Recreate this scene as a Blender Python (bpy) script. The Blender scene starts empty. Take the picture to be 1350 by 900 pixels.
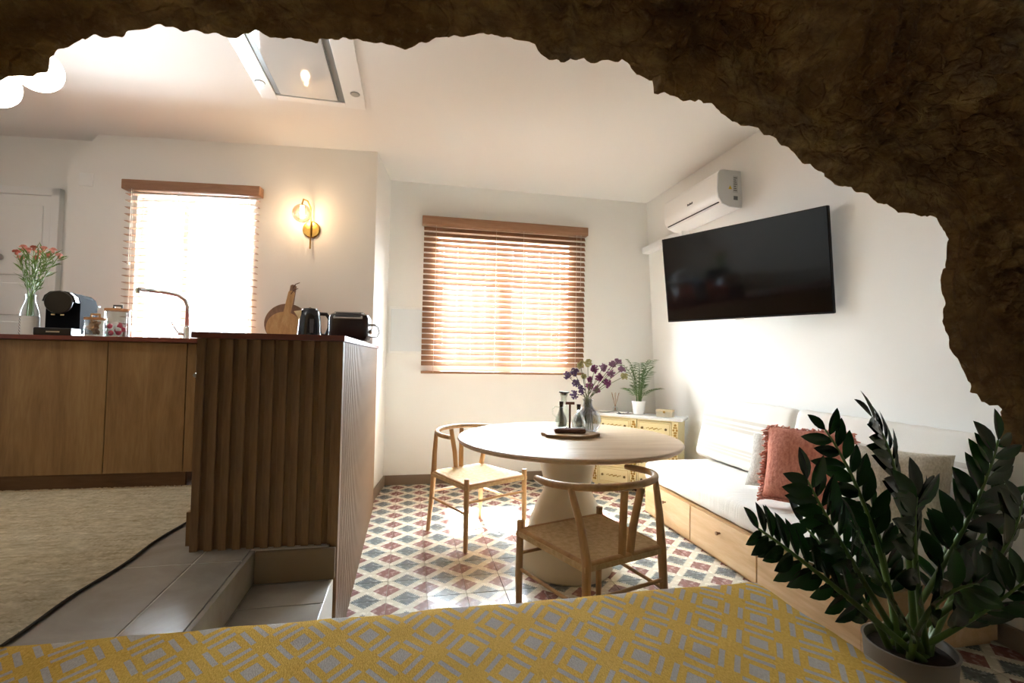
import bpy, bmesh, math, random
import numpy as np
from mathutils import Vector, Matrix, noise
random.seed(7)
PI = math.pi
scn = bpy.context.scene
COL = scn.collection

# ------------------------------------------------------------------ camera
CR = np.array([[0.97861956, -0.2048342, 0.01861982], [0.02507654, 0.02897096, -0.99926566], [0.20414435, 0.97836784, 0.03348808]])
CP = np.array([0.0, 0.0, 1.211]); FPX = 640.0
cd = bpy.data.cameras.new('camera'); cam = bpy.data.objects.new('camera', cd); COL.objects.link(cam)
cd.sensor_fit = 'HORIZONTAL'; cd.sensor_width = 36.0; cd.lens = FPX / 1350 * 36; cd.clip_start = 0.02
cam.matrix_world = Matrix(((CR[0, 0], -CR[1, 0], -CR[2, 0], CP[0]), (CR[0, 1], -CR[1, 1], -CR[2, 1], CP[1]), (CR[0, 2], -CR[1, 2], -CR[2, 2], CP[2]), (0, 0, 0, 1)))
scn.camera = cam

# ------------------------------------------------------------------ light
scn.view_settings.view_transform = 'Standard'; scn.view_settings.look = 'None'
scn.view_settings.gamma = 1.0; scn.view_settings.use_curve_mapping = False
scn.view_settings.exposure = 2.1
world = bpy.data.worlds.new('world'); scn.world = world; world.use_nodes = True
wb = world.node_tree.nodes['Background']; wb.inputs[0].default_value = (0.80, 0.91, 1.0, 1); wb.inputs[1].default_value = 0.75

def lamp(name, kind, loc, power, color=(1, 1, 1), direction=None, **kw):
    d = bpy.data.lights.new(name, kind); d.energy = power; d.color = color
    for k, v in kw.items(): setattr(d, k, v)
    o = bpy.data.objects.new(name, d); COL.objects.link(o); o.location = loc
    if direction: o.rotation_euler = Vector(direction).to_track_quat('-Z', 'Y').to_euler()
    return o
lamp('sun_offscreen', 'SUN', (1, 8, 6), 44.0, (0.95, 0.97, 1.0), (0.03, -1.22, -1.75), angle=math.radians(2.0))
lamp('daylight_window_living', 'AREA', (0.9, 5.30, 1.85), 285, (0.80, 0.91, 1.0), (0, -1, -0.12), shape='RECTANGLE', size=1.7, size_y=1.6)
lamp('daylight_window_kitchen', 'AREA', (-1.6, 4.95, 1.9), 150, (0.80, 0.91, 1.0), (0.1, -1, -0.1), shape='RECTANGLE', size=1.1, size_y=1.3)

# ------------------------------------------------------------------ helpers
def lin(h):
    h = h.lstrip('#'); c = [int(h[i:i + 2], 16) / 255 for i in (0, 2, 4)]
    return tuple((x / 12.92 if x <= 0.04045 else ((x + 0.055) / 1.055) ** 2.4) for x in c) + (1.0,)
def ray(px, py): return CR.T @ np.array([(px - 675) / FPX, (py - 450) / FPX, 1.0])
def at(px, py, ax, v):
    d = ray(px, py); i = 'xyz'.index(ax); return Vector(CP + d * (v - CP[i]) / d[i])
def atp(px, py, P0, N):
    d = ray(px, py); N = np.array(N); return Vector(CP + d * (np.dot(np.array(P0) - CP, N) / np.dot(d, N)))

class Mat:
    def __init__(s, name):
        s.m = bpy.data.materials.new(name); s.m.use_nodes = True; s.t = s.m.node_tree; s.N = s.t.nodes; s.L = s.t.links
        s.b = s.N['Principled BSDF']; s.out = s.N['Material Output']
    def n(s, ty, **kw):
        x = s.N.new(ty)
        for k, v in kw.items(): setattr(x, k, v)
        return x
    def l(s, a, b): s.L.new(a, b)
    def math(s, op, a, b=None, c=None):
        x = s.n('ShaderNodeMath', operation=op)
        for i, v in enumerate((a, b, c)):
            if v is None: continue
            if hasattr(v, 'links'): s.l(v, x.inputs[i])
            else: x.inputs[i].default_value = v
        return x.outputs[0]
    def coord(s, scale=(1, 1, 1), rot=(0, 0, 0), out='Object'):
        t = s.n('ShaderNodeTexCoord'); mp = s.n('ShaderNodeMapping'); s.l(t.outputs[out], mp.inputs[0])
        mp.inputs['Scale'].default_value = scale; mp.inputs['Rotation'].default_value = rot; return mp.outputs[0]
    def noise(s, vec, scale, detail=4, rough=0.55, dist=0.0):
        x = s.n('ShaderNodeTexNoise'); s.l(vec, x.inputs['Vector']); x.inputs['Scale'].default_value = scale
        x.inputs['Detail'].default_value = detail; x.inputs['Roughness'].default_value = rough; x.inputs['Distortion'].default_value = dist; return x.outputs[0]
    def ramp(s, fac, stops):
        x = s.n('ShaderNodeValToRGB'); s.l(fac, x.inputs[0]); e = x.color_ramp.elements
        while len(e) < len(stops): e.new(0.5)
        for el, (p, c) in zip(e, stops): el.position = p; el.color = lin(c) if isinstance(c, str) else c
        return x.outputs[0]
    def mix(s, fac, a, b, mode='MIX'):
        x = s.n('ShaderNodeMix', data_type='RGBA', blend_type=mode)
        for sock, v in ((x.inputs[0], fac), (x.inputs[6], a), (x.inputs[7], b)):
            if hasattr(v, 'links'): s.l(v, sock)
            else: sock.default_value = lin(v) if isinstance(v, str) else v
        return x.outputs[2]
    def bump(s, h, strength=0.3, dist=0.01):
        x = s.n('ShaderNodeBump'); s.l(h, x.inputs['Height']); x.inputs['Strength'].default_value = strength; x.inputs['Distance'].default_value = dist
        s.l(x.outputs[0], s.b.inputs['Normal'])
    def set(s, color=None, rough=None, metal=None, **kw):
        if color is not None:
            if hasattr(color, 'links'): s.l(color, s.b.inputs['Base Color'])
            else: s.b.inputs['Base Color'].default_value = lin(color)
        if rough is not None: s.b.inputs['Roughness'].default_value = rough
        if metal is not None: s.b.inputs['Metallic'].default_value = metal
        for k, v in kw.items(): s.b.inputs[k].default_value = v
        return s.m
MATS = {}
def plain(name, color, rough=0.6, metal=0.0, var=0.0, vscale=6, bump=0.0, bscale=80, **kw):
    if name in MATS: return MATS[name]
    m = Mat(name); v = m.coord()
    if var > 0:
        n = m.noise(v, vscale); c = m.mix(m.math('MULTIPLY', n, var), color, '#3a3128' if var > 0 else color)
        m.set(c, rough, metal, **kw)
    else: m.set(color, rough, metal, **kw)
    if bump > 0: m.bump(m.noise(v, bscale, 3), bump, 0.004)
    MATS[name] = m.m; return m.m
def wood(name, c1, c2, c3, axis='z', scale=1.0, rough=0.5, knots=0.0):
    if name in MATS: return MATS[name]
    m = Mat(name); sc = {'x': (0.12, 1, 1), 'y': (1, 0.12, 1), 'z': (1, 1, 0.12)}[axis]
    v = m.coord(tuple(s * scale for s in sc))
    n1 = m.noise(v, 14, 5, 0.6, 0.8); n2 = m.noise(v, 90, 3, 0.6)
    f = m.math('ADD', m.math('MULTIPLY', n1, 0.75), m.math('MULTIPLY', n2, 0.25))
    col = m.ramp(f, [(0.32, c1), (0.5, c2), (0.68, c3)])
    m.set(col, rough); m.bump(n2, 0.12, 0.002); MATS[name] = m.m; return m.m
def glassy(name, tint='#ffffff', gloss=0.10, rough=0.02, dark=None):
    if name in MATS: return MATS[name]
    m = Mat(name); tr = m.n('ShaderNodeBsdfTransparent'); gl = m.n('ShaderNodeBsdfGlossy'); mx = m.n('ShaderNodeMixShader'); lw = m.n('ShaderNodeLayerWeight')
    tr.inputs[0].default_value = lin(tint); gl.inputs['Roughness'].default_value = rough; lw.inputs[0].default_value = 0.25
    fac = m.math('MINIMUM', m.math('ADD', m.math('MULTIPLY', lw.outputs['Facing'], 0.55), gloss), 0.8)
    m.l(fac, mx.inputs[0]); m.l(tr.outputs[0], mx.inputs[1]); m.l(gl.outputs[0], mx.inputs[2]); m.l(mx.outputs[0], m.out.inputs[0]); m.N.remove(m.b)
    MATS[name] = m.m; return m.m
def glow(name, color, strength):
    m = Mat(name); m.set(color, 0.5); m.b.inputs['Emission Color'].default_value = lin(color); m.b.inputs['Emission Strength'].default_value = strength; return m.m

def tag(o, label=None, cat=None, group=None, kind=None):
    if label: o['label'] = label
    if cat: o['category'] = cat
    if group: o['group'] = group
    if kind: o['kind'] = kind
    return o
def thing(name, label, cat, loc=(0, 0, 0), rz=0.0, group=None):
    o = bpy.data.objects.new(name, None); COL.objects.link(o); o.location = loc; o.rotation_euler = (0, 0, rz); o.empty_display_size = 0.05
    return tag(o, label, cat, group)
def wloc(p):
    l = Vector((0, 0, 0))
    while p is not None: l += p.location; p = p.parent
    return l
def link(name, me, mat, parent=None, smooth=None, world=False):
    if mat is not None and not me.materials: me.materials.append(mat)
    if smooth is not None:
        me.polygons.foreach_set('use_smooth', [True] * len(me.polygons))
        if smooth < 3.0: me.set_sharp_from_angle(angle=smooth)
    o = bpy.data.objects.new(name, me); COL.objects.link(o)
    if parent is not None:
        o.parent = parent
        if world: o.location = -wloc(parent)
    return o
def mesh(name, v, f):
    me = bpy.data.meshes.new(name); me.from_pydata([tuple(p) for p in v], [], f); me.update(); return me
class B:
    """collects boxes, tubes and lathes into ONE mesh"""
    def __init__(s): s.v = []; s.f = []
    def add(s, v, f, M=None):
        k = len(s.v); s.v += [tuple(M @ Vector(p)) if M is not None else tuple(p) for p in v]; s.f += [tuple(i + k for i in q) for q in f]; return s
    def box(s, x0, x1, y0, y1, z0, z1, bev=0.0, M=None):
        if bev <= 0:
            v = [(x0, y0, z0), (x1, y0, z0), (x1, y1, z0), (x0, y1, z0), (x0, y0, z1), (x1, y0, z1), (x1, y1, z1), (x0, y1, z1)]
            return s.add(v, [(0, 3, 2, 1), (4, 5, 6, 7), (0, 1, 5, 4), (1, 2, 6, 5), (2, 3, 7, 6), (3, 0, 4, 7)], M)
        bm = bmesh.new(); bmesh.ops.create_cube(bm, size=1)
        for w in bm.verts: w.co = Vector(((x0 + x1) / 2 + w.co.x * (x1 - x0), (y0 + y1) / 2 + w.co.y * (y1 - y0), (z0 + z1) / 2 + w.co.z * (z1 - z0)))
        bmesh.ops.bevel(bm, geom=bm.edges[:], offset=bev, segments=2, affect='EDGES', profile=0.5)
        bm.verts.index_update(); v = [w.co.copy() for w in bm.verts]; f = [tuple(w.index for w in q.verts) for q in bm.faces]; bm.free()
        return s.add(v, f, M)
    def tube(s, pts, r, n=8, caps=True, M=None, flat=1.0):
        pts = [Vector(p) for p in pts]; rs = r if isinstance(r, (list, tuple)) else [r] * len(pts)
        v = []; f = []; up = None
        for i, p in enumerate(pts):
            t = (pts[min(i + 1, len(pts) - 1)] - pts[max(i - 1, 0)]).normalized()
            if up is None: up = t.orthogonal().normalized() if abs(t.z) > 0.98 else Vector((0, 0, 1))
            a = up - t * up.dot(t); a = a.normalized() if a.length > 1e-6 else t.orthogonal().normalized(); up = a; b = t.cross(a)
            for k in range(n):
                th = 2 * PI * k / n; v.append(p + a * math.cos(th) * rs[i] * flat + b * math.sin(th) * rs[i])
        for i in range(len(pts) - 1):
            for k in range(n): f.append((i * n + k, i * n + (k + 1) % n, (i + 1) * n + (k + 1) % n, (i + 1) * n + k))
        if caps: f.append(tuple(range(n - 1, -1, -1))); f.append(tuple(range((len(pts) - 1) * n, len(pts) * n)))
        return s.add(v, f, M)
    def lathe(s, prof, n=32, M=None, caps=(True, True)):
        v = []; f = []; m = len(prof)
        for (r, z) in prof:
            for k in range(n): th = 2 * PI * k / n; v.append((r * math.cos(th), r * math.sin(th), z))
        for i in range(m - 1):
            for k in range(n): f.append((i * n + k, i * n + (k + 1) % n, (i + 1) * n + (k + 1) % n, (i + 1) * n + k))
        if caps[0] and prof[0][0] > 1e-5: f.append(tuple(range(n - 1, -1, -1)))
        if caps[1] and prof[-1][0] > 1e-5: f.append(tuple(range((m - 1) * n, m * n)))
        return s.add(v, f, M)
    def prism(s, pts, z0, z1, M=None):
        n = len(pts); v = [(x, y, z0) for x, y in pts] + [(x, y, z1) for x, y in pts]
        return s.add(v, [tuple(range(n - 1, -1, -1)), tuple(range(n, 2 * n))] + [(i, (i + 1) % n, n + (i + 1) % n, n + i) for i in range(n)], M)
    def ball(s, c, r, nu=10, nv=7, sq=(1, 1, 1)):
        pr = [(r * math.sin(PI * j / nv), -r * math.cos(PI * j / nv)) for j in range(nv + 1)]
        M = Matrix.Translation(c) @ Matrix.Diagonal((sq[0], sq[1], sq[2], 1)); return s.lathe(pr, nu, M)
    def me(s, name): return mesh(name, s.v, s.f)
    def obj(s, name, mat, parent=None, smooth=None, world=False): return link(name, s.me(name), mat, parent, smooth, world)
def struct(o): o['kind'] = 'structure'; return o
def copy_tree(o, parent=None):
    c = o.copy(); COL.objects.link(c); c.parent = parent
    for ch in list(o.children): copy_tree(ch, c)
    return c
T = Matrix.Translation
def RZ(a): return Matrix.Rotation(a, 4, 'Z')

# ------------------------------------------------------------------ materials
white_wall = plain('white_plaster', '#f3f2ee', 0.85, bump=0.10, bscale=9)
ceil_mat = plain('ceiling_paint', '#f1efeb', 0.9, bump=0.06, bscale=7)
white_gloss = plain('white_gloss', '#f4f4f2', 0.3)
oak = wood('light_oak', '#a67c50', '#bd9466', '#cfa97c', 'z', 1.0, 0.45)
oak_x = wood('light_oak_flat', '#c0a07c', '#d0b391', '#dcc3a4', 'x', 1.0, 0.42)
bench_wood = wood('bench_pine', '#c49a6c', '#d5ae80', '#e2c299', 'y', 0.8, 0.5)
cab_wood = wood('cabinet_oak', '#785938', '#967349', '#aa895d', 'z', 0.75, 0.5)
slat_wood = wood('slat_walnut', '#75583f', '#8a6b4e', '#9a7a5b', 'z', 1.2, 0.55)
plinth_wood = wood('plinth_wood', '#6b4a30', '#7d5a3c', '#8b6848', 'x', 1.0, 0.5)
blind_wood = wood('blind_wood', '#8a6347', '#9a7255', '#a98165', 'x', 0.8, 0.45)
board_wood = wood('board_wood', '#a87c50', '#c0955f', '#cfa978', 'z', 2.5, 0.5)
board_dark = wood('board_dark', '#664734', '#7d5a44', '#8f6c54', 'z', 2.5, 0.5)
walnut = wood('walnut', '#5a3323', '#6e4230', '#7e4f3b', 'x', 2.0, 0.4)
worktop_mat = plain('worktop_brown', '#7a3a2b', 0.35, var=0.25, vscale=20)
black_plastic = plain('black_plastic', '#17171a', 0.3)
black_matte = plain('black_matte', '#202022', 0.6, **{'Specular IOR Level': 0.2})
chrome = plain('chrome', '#d8d8d8', 0.12, 1.0)
steel = plain('brushed_steel', '#b9b9b6', 0.3, 1.0)
brass = plain('brass', '#c09a52', 0.25, 1.0)
clear_glass = glassy('clear_glass', '#f6faf9', 0.06)
smoke_glass = glassy('smoky_glass', '#e4e8ec', 0.05)
pane_glass = glassy('pane_glass', '#fbfdfd', 0.03)
grey_tile = None
linen_white = plain('linen_white', '#ece8e1', 0.95, bump=0.25, bscale=260)
stem_green = plain('stem_green', '#5d7a3c', 0.6)
cream_ceramic = plain('cream_pedestal', '#e6d9bf', 0.5, bump=0.05, bscale=60)
white_ceramic = plain('white_ceramic', '#f2f1ee', 0.25)
marble = plain('marble', '#efeeec', 0.2, var=0.18, vscale=9)
soil = plain('soil', '#2b2019', 0.95, bump=0.6, bscale=60)
cork = plain('dark_cork', '#3b2a22', 0.8)

# floor tile pattern: half red lozenge at left/right edges, half jagged star at front/back edges
m = Mat('patterned_tile'); v = m.coord(); sp = m.n('ShaderNodeSeparateXYZ'); m.l(v, sp.inputs[0])
ax = m.math('ABSOLUTE', sp.outputs[0]); ay = m.math('ABSOLUTE', sp.outputs[1])
dx = m.math('SUBTRACT', 0.1, ax); dy = m.math('SUBTRACT', 0.1, ay)
ms = m.math('ADD', ax, dy); mr = m.math('ADD', dx, ay)
nz = m.noise(v, 120, 2)
ser = m.math('MULTIPLY', m.math('PINGPONG', m.math('ADD', m.math('SUBTRACT', ax, dy), 0.2), 0.009), 1.5)
star = m.math('LESS_THAN', m.math('ADD', ms, ser), 0.080)
red = m.math('LESS_THAN', m.math('ADD', mr, m.math('MULTIPLY', nz, 0.004)), 0.072)
cn = m.noise(m.coord(out='Object'), 30, 4)
cream = m.ramp(cn, [(0.3, '#d2c8b3'), (0.7, '#e0d8c6')]); redc = m.ramp(cn, [(0.3, '#81564f'), (0.7, '#9a7069')]); starc = m.ramp(cn, [(0.35, '#63686a'), (0.7, '#858a88')])
col = m.mix(star, m.mix(red, cream, redc), starc)
oi = m.n('ShaderNodeObjectInfo'); hs = m.n('ShaderNodeHueSaturation'); m.l(col, hs.inputs['Color'])
m.l(m.math('ADD', m.math('MULTIPLY', oi.outputs['Random'], 0.16), 0.92), hs.inputs['Value'])
m.set(hs.outputs[0], 0.28); m.l(m.math('ADD', m.math('MULTIPLY', cn, 0.2), 0.16), m.b.inputs['Roughness']); tile_mat = m.m
grout = plain('grout', '#b3a793', 0.9)
# grey floor tile
m = Mat('grey_stone_tile'); v = m.coord(); n = m.noise(v, 3.5, 6, 0.6, 0.6); oi = m.n('ShaderNodeObjectInfo')
col = m.ramp(n, [(0.3, '#979189'), (0.55, '#ada79f'), (0.75, '#bbb6ae')]); m.set(col, 0.24); m.bump(m.noise(v, 25, 3), 0.05, 0.003); grey_tile = m.m
skirt_mat = plain('skirting_tile', '#8f7d6b', 0.5, var=0.3, vscale=5)

# ------------------------------------------------------------------ setting
ZK = 0.478            # kitchen platform
ZL = 0.355            # step landing
ZC = 2.88             # ceiling
fl = struct(B().box(-0.30, 2.75, -1.6, 4.80, -0.12, -0.004).obj('floor', grout))
tb = B().box(-0.0990, 0.0990, -0.0990, 0.0990, -0.012, 0.0, bev=0.0012).me('tile'); tb.materials.append(tile_mat)
for i in range(-2, 14):
    for j in range(-6, 12):
        cx, cy = 0.012 + 0.2 * i, 2.421 + 0.2 * j
        if cx < -0.25 or cx > 2.62 or cy > 4.74: continue
        if cx > 1.98 and 1.85 < cy < 3.45: continue
        if cy < 1.4 and cx < 1.0: continue
        o = bpy.data.objects.new('tile', tb); COL.objects.link(o); o.parent = fl; o.location = (cx, cy, random.uniform(-0.0006, 0.0006))
# raised kitchen floor
kf = struct(B().box(-3.6, -0.565, 1.36, 4.6, -0.12, ZK - 0.002).box(-0.566, -0.29, 1.99, 4.2, -0.12, ZK - 0.002).obj('floor_kitchen', plain('light_grout', '#cfc9c0', 0.9)))
xs = [-3.12, -2.52, -1.92, -1.32, -0.72, -0.562]; ys = [1.36, 1.37, 1.895, 2.495, 3.095]
for a in range(5):
    for b in range(1, 4):
        B().box(xs[a] + 0.003, xs[a + 1] - 0.003, ys[b] + 0.003, ys[b + 1] - 0.003, ZK - 0.014, ZK, bev=0.0015).obj('tile', grey_tile, kf)
st = struct(B().box(-0.566, -0.285, 1.36, 1.985, -0.1, ZL - 0.012).obj('floor_step', plain('light_grout', '#cfc9c0', 0.9)))
B().box(-0.545, -0.272, 1.80, 1.972, ZL - 0.014, ZL, bev=0.0015).obj('tile', grey_tile, st)
B().box(-0.545, -0.272, 1.36, 1.794, ZL - 0.014, ZL, bev=0.0015).obj('tile', grey_tile, st)
B().box(-0.564, -0.548, 1.36, 1.99, ZL, ZK - 0.002, bev=0.002).obj('riser_tile', grey_tile, st)
B().box(-0.545, -0.262, 1.972, 1.990, ZL + 0.002, ZK - 0.004, bev=0.003).obj('skirting_tile', skirt_mat, st)
B().box(-0.284, -0.268, 1.36, 1.985, 0.0, ZL - 0.002, bev=0.002).obj('edge_trim', white_wall, st)
struct(B().box(-3.7, 2.8, 1.45, 5.0, ZC, ZC + 0.15).obj('ceiling', ceil_mat))
# living back wall, window hole
WX0, WX1, WZ0, WZ1 = 0.24, 1.56, 1.13, 2.36
yb = 4.72
bw = B()
for a in ((-0.30, WX0, 0, ZC), (WX1, 2.75, 0, ZC), (WX0, WX1, 0, WZ0), (WX0, WX1, WZ1, ZC)): bw.box(a[0], a[1], yb, yb + 0.28, a[2], a[3])
struct(bw.obj('wall_back', white_wall))
# pillar side between kitchen wall and back wall
KO = Vector((-0.304, 4.081, 0)); KD = Vector((-0.9952, 0.098, 0)); KN = Vector((0.098, 0.9952, 0))
KM = Matrix(((KD.x, KN.x, 0, KO.x), (KD.y, KN.y, 0, KO.y), (0, 0, 1, 0), (0, 0, 0, 1)))   # local (u, v, z)
struct(B().prism([(-0.304, 4.081), (-0.222, 4.73), (-0.6, 4.73), (-0.6, 4.15)], 0, ZC).obj('wall_pillar', white_wall))
def uz(px, py, v=0.0):
    p = atp(px, py, KO + KN * v, KN) - KO; return p.dot(KD), p.z
ue, _ = uz(85, 330); ut, zt = uz(130, 178); _, ze = uz(85, 216)
kwx0, _ = uz(334, 340); kwx1, _ = uz(178, 340); _, kwz1 = uz(255, 262); kwz0 = 1.20
kw = B()
for a in ((0.0, kwx0, 0, ZC), (kwx1, ut, 0, ZC), (kwx0, kwx1, 0, kwz0), (kwx0, kwx1, kwz1, ZC)): kw.box(a[0], a[1], 0, 0.14, a[2], a[3], M=KM)
kw.add([(x, v, z) for v in (0, 0.14) for x, z in ((ut, 0), (ue, 0), (ue, ze), (ut, ZC))], [(0, 1, 2, 3), (7, 6, 5, 4), (0, 4, 5, 1), (1, 5, 6, 2), (2, 6, 7, 3), (3, 7, 4, 0)], KM)
struct(kw.obj('wall_kitchen', white_wall))
struct(B().box(ut - 0.15, 3.6, 0.14, 0.3, 0, ZC, M=KM).obj('wall_alcove', white_wall))
struct(B().box(-3.7, -3.5, 0.8, 5.0, 0, ZC).obj('wall_left', white_wall))
rw = B().add([(x + (0 if z == 0 else -0.165), y, z) for x in (2.585, 2.9) for z in (0, ZC) for y in (1.2, 4.8)],
             [(0, 1, 3, 2), (4, 6, 7, 5), (0, 4, 5, 1), (2, 3, 7, 6), (0, 2, 6, 4), (1, 5, 7, 3)])
struct(rw.obj('wall_right', white_wall))
def wallx(z): return 2.585 - 0.165 * z / ZC
struct(B().box(-0.21, 2.5, yb - 0.012, yb, 0, 0.09, bev=0.002).obj('baseboard_back', skirt_mat))
struct(B().add([(-0.298, 4.09, 0), (-0.286, 4.088, 0), (-0.205, 4.715, 0), (-0.217, 4.715, 0)] + [(-0.298, 4.09, .09), (-0.286, 4.088, .09), (-0.205, 4.715, .09), (-0.217, 4.715, .09)],
     [(3, 2, 1, 0), (4, 5, 6, 7), (0, 1, 5, 4), (1, 2, 6, 5), (2, 3, 7, 6), (3, 0, 4, 7)]).obj('baseboard_pillar', skirt_mat))
br = struct(B().box(2.57, 2.59, 1.25, 1.72, 0.0, 0.09).obj('baseboard_right', plain('grout2', '#6d6257', 0.9)))
for k in range(2): B().box(2.556, 2.575, 1.26 + 0.23 * k, 1.485 + 0.23 * k, 0.0, 0.092, bev=0.002).obj('tile', skirt_mat, br)
# bedroom shell behind the camera
cave_plain = plain('cave_limewash', '#c9bfae', 0.9, bump=0.5, bscale=6)
struct(B().box(-3.7, 2.9, -1.8, -1.6, -0.1, 3.0).obj('wall_rear', cave_plain))
struct(B().box(-3.7, -0.30, -1.7, 1.36, -0.12, -0.004).obj('floor_bedroom', cave_plain))
struct(B().box(2.6, 2.9, -1.7, 1.25, -0.1, 3.0).obj('wall_bedroom_right', cave_plain))
struct(B().box(-3.7, -3.5, -1.7, 0.85, -0.1, 3.0).obj('wall_bedroom_left', cave_plain))
struct(B().box(-3.7, 2.9, -1.8, 1.5, 2.95, 3.1).obj('ceiling_bedroom', cave_plain))

# windows: frame, panes, outside security bars
def window(name, x0, x1, z0, z1, M, mull, depth):
    frm = B(); t = 0.045
    for a in ((x0, x0 + t, z0, z1), (x1 - t, x1, z0, z1), (x0 + t, x1 - t, z0, z0 + t), (x0 + t, x1 - t, z1 - t, z1)): frm.box(a[0], a[1], depth, depth + 0.05, a[2], a[3], M=M)
    for c, w in mull: frm.box(c - w / 2, c + w / 2, depth + 0.002, depth + 0.048, z0 + t, z1 - t, M=M)
    w = struct(frm.obj(name, plain('window_frame', '#e9e8e4', 0.4)))
    ed = [x0 + t] + [c for c, _ in mull] + [x1 - t]
    for a, b in zip(ed[:-1], ed[1:]): B().box(a, b, depth + 0.02, depth + 0.026, z0 + t, z1 - t, M=M).obj('pane', pane_glass, w)
    n = 9
    for k in range(n):
        x = x0 + (x1 - x0) * (k + 0.5) / n; B().tube([(x, depth + 0.20, z0 - 0.05), (x, depth + 0.20, z1 + 0.05)], 0.008, 6, M=M).obj('security_bar', plain('bar_grey', '#a9aaa8', 0.5), w)
    for zz in (z0 + (z1 - z0) * 0.33, z0 + (z1 - z0) * 0.7): B().box(x0 - 0.05, x1 + 0.05, depth + 0.195, depth + 0.205, zz - 0.012, zz + 0.012, M=M).obj('security_bar', plain('bar_grey', '#a9aaa8', 0.5), w)
    return w
window('window_1', WX0, WX1, WZ0, WZ1, T((0, yb, 0)), [((WX0 + WX1) / 2, 0.12)], 0.12)
window('window_2', kwx0, kwx1, kwz0, kwz1, KM, [(kwx0 + (kwx1 - kwx0) * 0.62, 0.04)], 0.06)

# blinds
def blind(label, xl, xr, ztop, zbot, M, tilt, pitch, rail_h, flip):
    c = M @ Vector(((xl + xr) / 2, -0.04, zbot)); r = thing('venetian_blind', label, 'window blind', c)
    L = xr - xl; ang = math.atan2(M[1][0], M[0][0]); R3 = RZ(ang if not flip else ang + PI)
    I = T(-c)
    hr = B().box(xl - 0.02, xr + 0.02, -0.085, -0.002, ztop - rail_h, ztop, bev=0.006, M=I @ M); hr.obj('head_rail', blind_wood, r, 0.6)
    sl = B().box(-L / 2, L / 2, -0.025, 0.025, -0.0015, 0.0015).me('slat'); sl.materials.append(blind_wood)
    n = int((ztop - rail_h - zbot - 0.03) / pitch)
    for k in range(n):
        o = bpy.data.objects.new('slat', sl); COL.objects.link(o); o.parent = r
        o.location = I @ M @ Vector(((xl + xr) / 2, -0.04, ztop - rail_h - 0.03 - pitch * k)); o.rotation_euler = (tilt, 0, (ang + PI) if flip else ang)
    B().box(xl, xr, -0.065, -0.015, zbot - 0.012, zbot + 0.012, bev=0.004, M=I @ M).obj('bottom_rail', blind_wood, r, 0.6)
    for t in (0.07, 0.43, 0.60, 0.94):
        x = xl + (xr - xl) * t
        B().tube([(x, -0.067, ztop - rail_h), (x, -0.067, zbot)], 0.0015, 5, M=I @ M).tube([(x, -0.013, ztop - rail_h), (x, -0.013, zbot)], 0.0015, 5, M=I @ M).obj('ladder_cord', plain('cord', '#d9cfc0', 0.9), r)
    x = xr - 0.06
    B().tube([(x, -0.09, ztop - rail_h), (x, -0.092, ztop - rail_h - 0.55)], 0.0018, 5, M=I @ M).ball((I @ M) @ Vector((x, -0.092, ztop - rail_h - 0.57)), 0.012).obj('pull_cord', plain('cord', '#d9cfc0', 0.9), r)
    return r
p0 = at(556, 284, 'y', yb - 0.06); p1 = at(774, 300, 'y', yb - 0.06)
blind('brown wooden slatted blind covering the window above the round table', 0.10, 1.72, p0.z, 1.06, T((0, yb, 0)), math.radians(54), 0.0515, 0.085, False)
b0, bz = uz(345, 247, -0.05); b1, _ = uz(164, 237, -0.05)
blind('brown wooden slatted blind with open slats over the kitchen sink window', b0 + 0.02, b1 - 0.02, bz, 1.305, KM, math.radians(-3), 0.0525, 0.075, True)

# door in the alcove
DM = KM @ T((0, 0.14, 0))
def uzd(px, py): return uz(px, py, 0.13)
dr, _ = uzd(82, 300); _, dz = uzd(60, 249)
door = struct(B().box(dr + 0.06, dr + 0.95, -0.03, -0.005, 0.3, dz - 0.05, M=DM).obj('door_1', white_gloss))
tr = B().box(dr, dr + 0.06, -0.05, 0, 0.3, dz, bev=0.004, M=DM).box(dr, dr + 1.0, -0.05, 0, dz - 0.06, dz, bev=0.004, M=DM).obj('door_frame', white_gloss, door)
for a, b in ((0.9, 1.42), (1.47, 1.72), (1.78, dz - 0.14)):
    B().box(dr + 0.12, dr + 0.88, -0.042, -0.028, a, b, bev=0.006, M=DM).obj('door_panel', white_gloss, door)
ku, kz = uzd(6, 340)
B().lathe([(0, 0.0), (0.022, 0.0), (0.026, 0.012), (0.02, 0.03), (0, 0.034)], 16, DM @ T((ku, -0.042, kz)) @ Matrix.Rotation(PI / 2, 4, 'X')).obj('door_knob', steel, door, 0.6)
# blank switch plate
su, sz = uz(114, 237)
tag(B().box(su - 0.05, su + 0.05, -0.008, 0, sz - 0.05, sz + 0.05, bev=0.003, M=KM).obj('cover_plate', white_gloss), 'square white blank cover plate high on the kitchen wall by the door', 'wall plate')
# electrical panel left of the living blind
e0 = at(513, 404, 'y', yb); e1 = at(558, 466, 'y', yb)
ep = thing('electrical_panel', 'flush white electrical panel door on the wall beside the blind', 'wall panel', (e0.x, yb, e1.z))
B().box(e0.x, e0.x + 0.42, yb - 0.012, yb, e1.z, e0.z, bev=0.003).obj('panel_frame', white_gloss, ep, None, True)
B().box(e0.x + 0.02, e0.x + 0.40, yb - 0.017, yb - 0.012, e1.z + 0.02, e0.z - 0.02, bev=0.002).obj('panel_door', plain('panel_white', '#e4e8ea', 0.4), ep, None, True)

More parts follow.
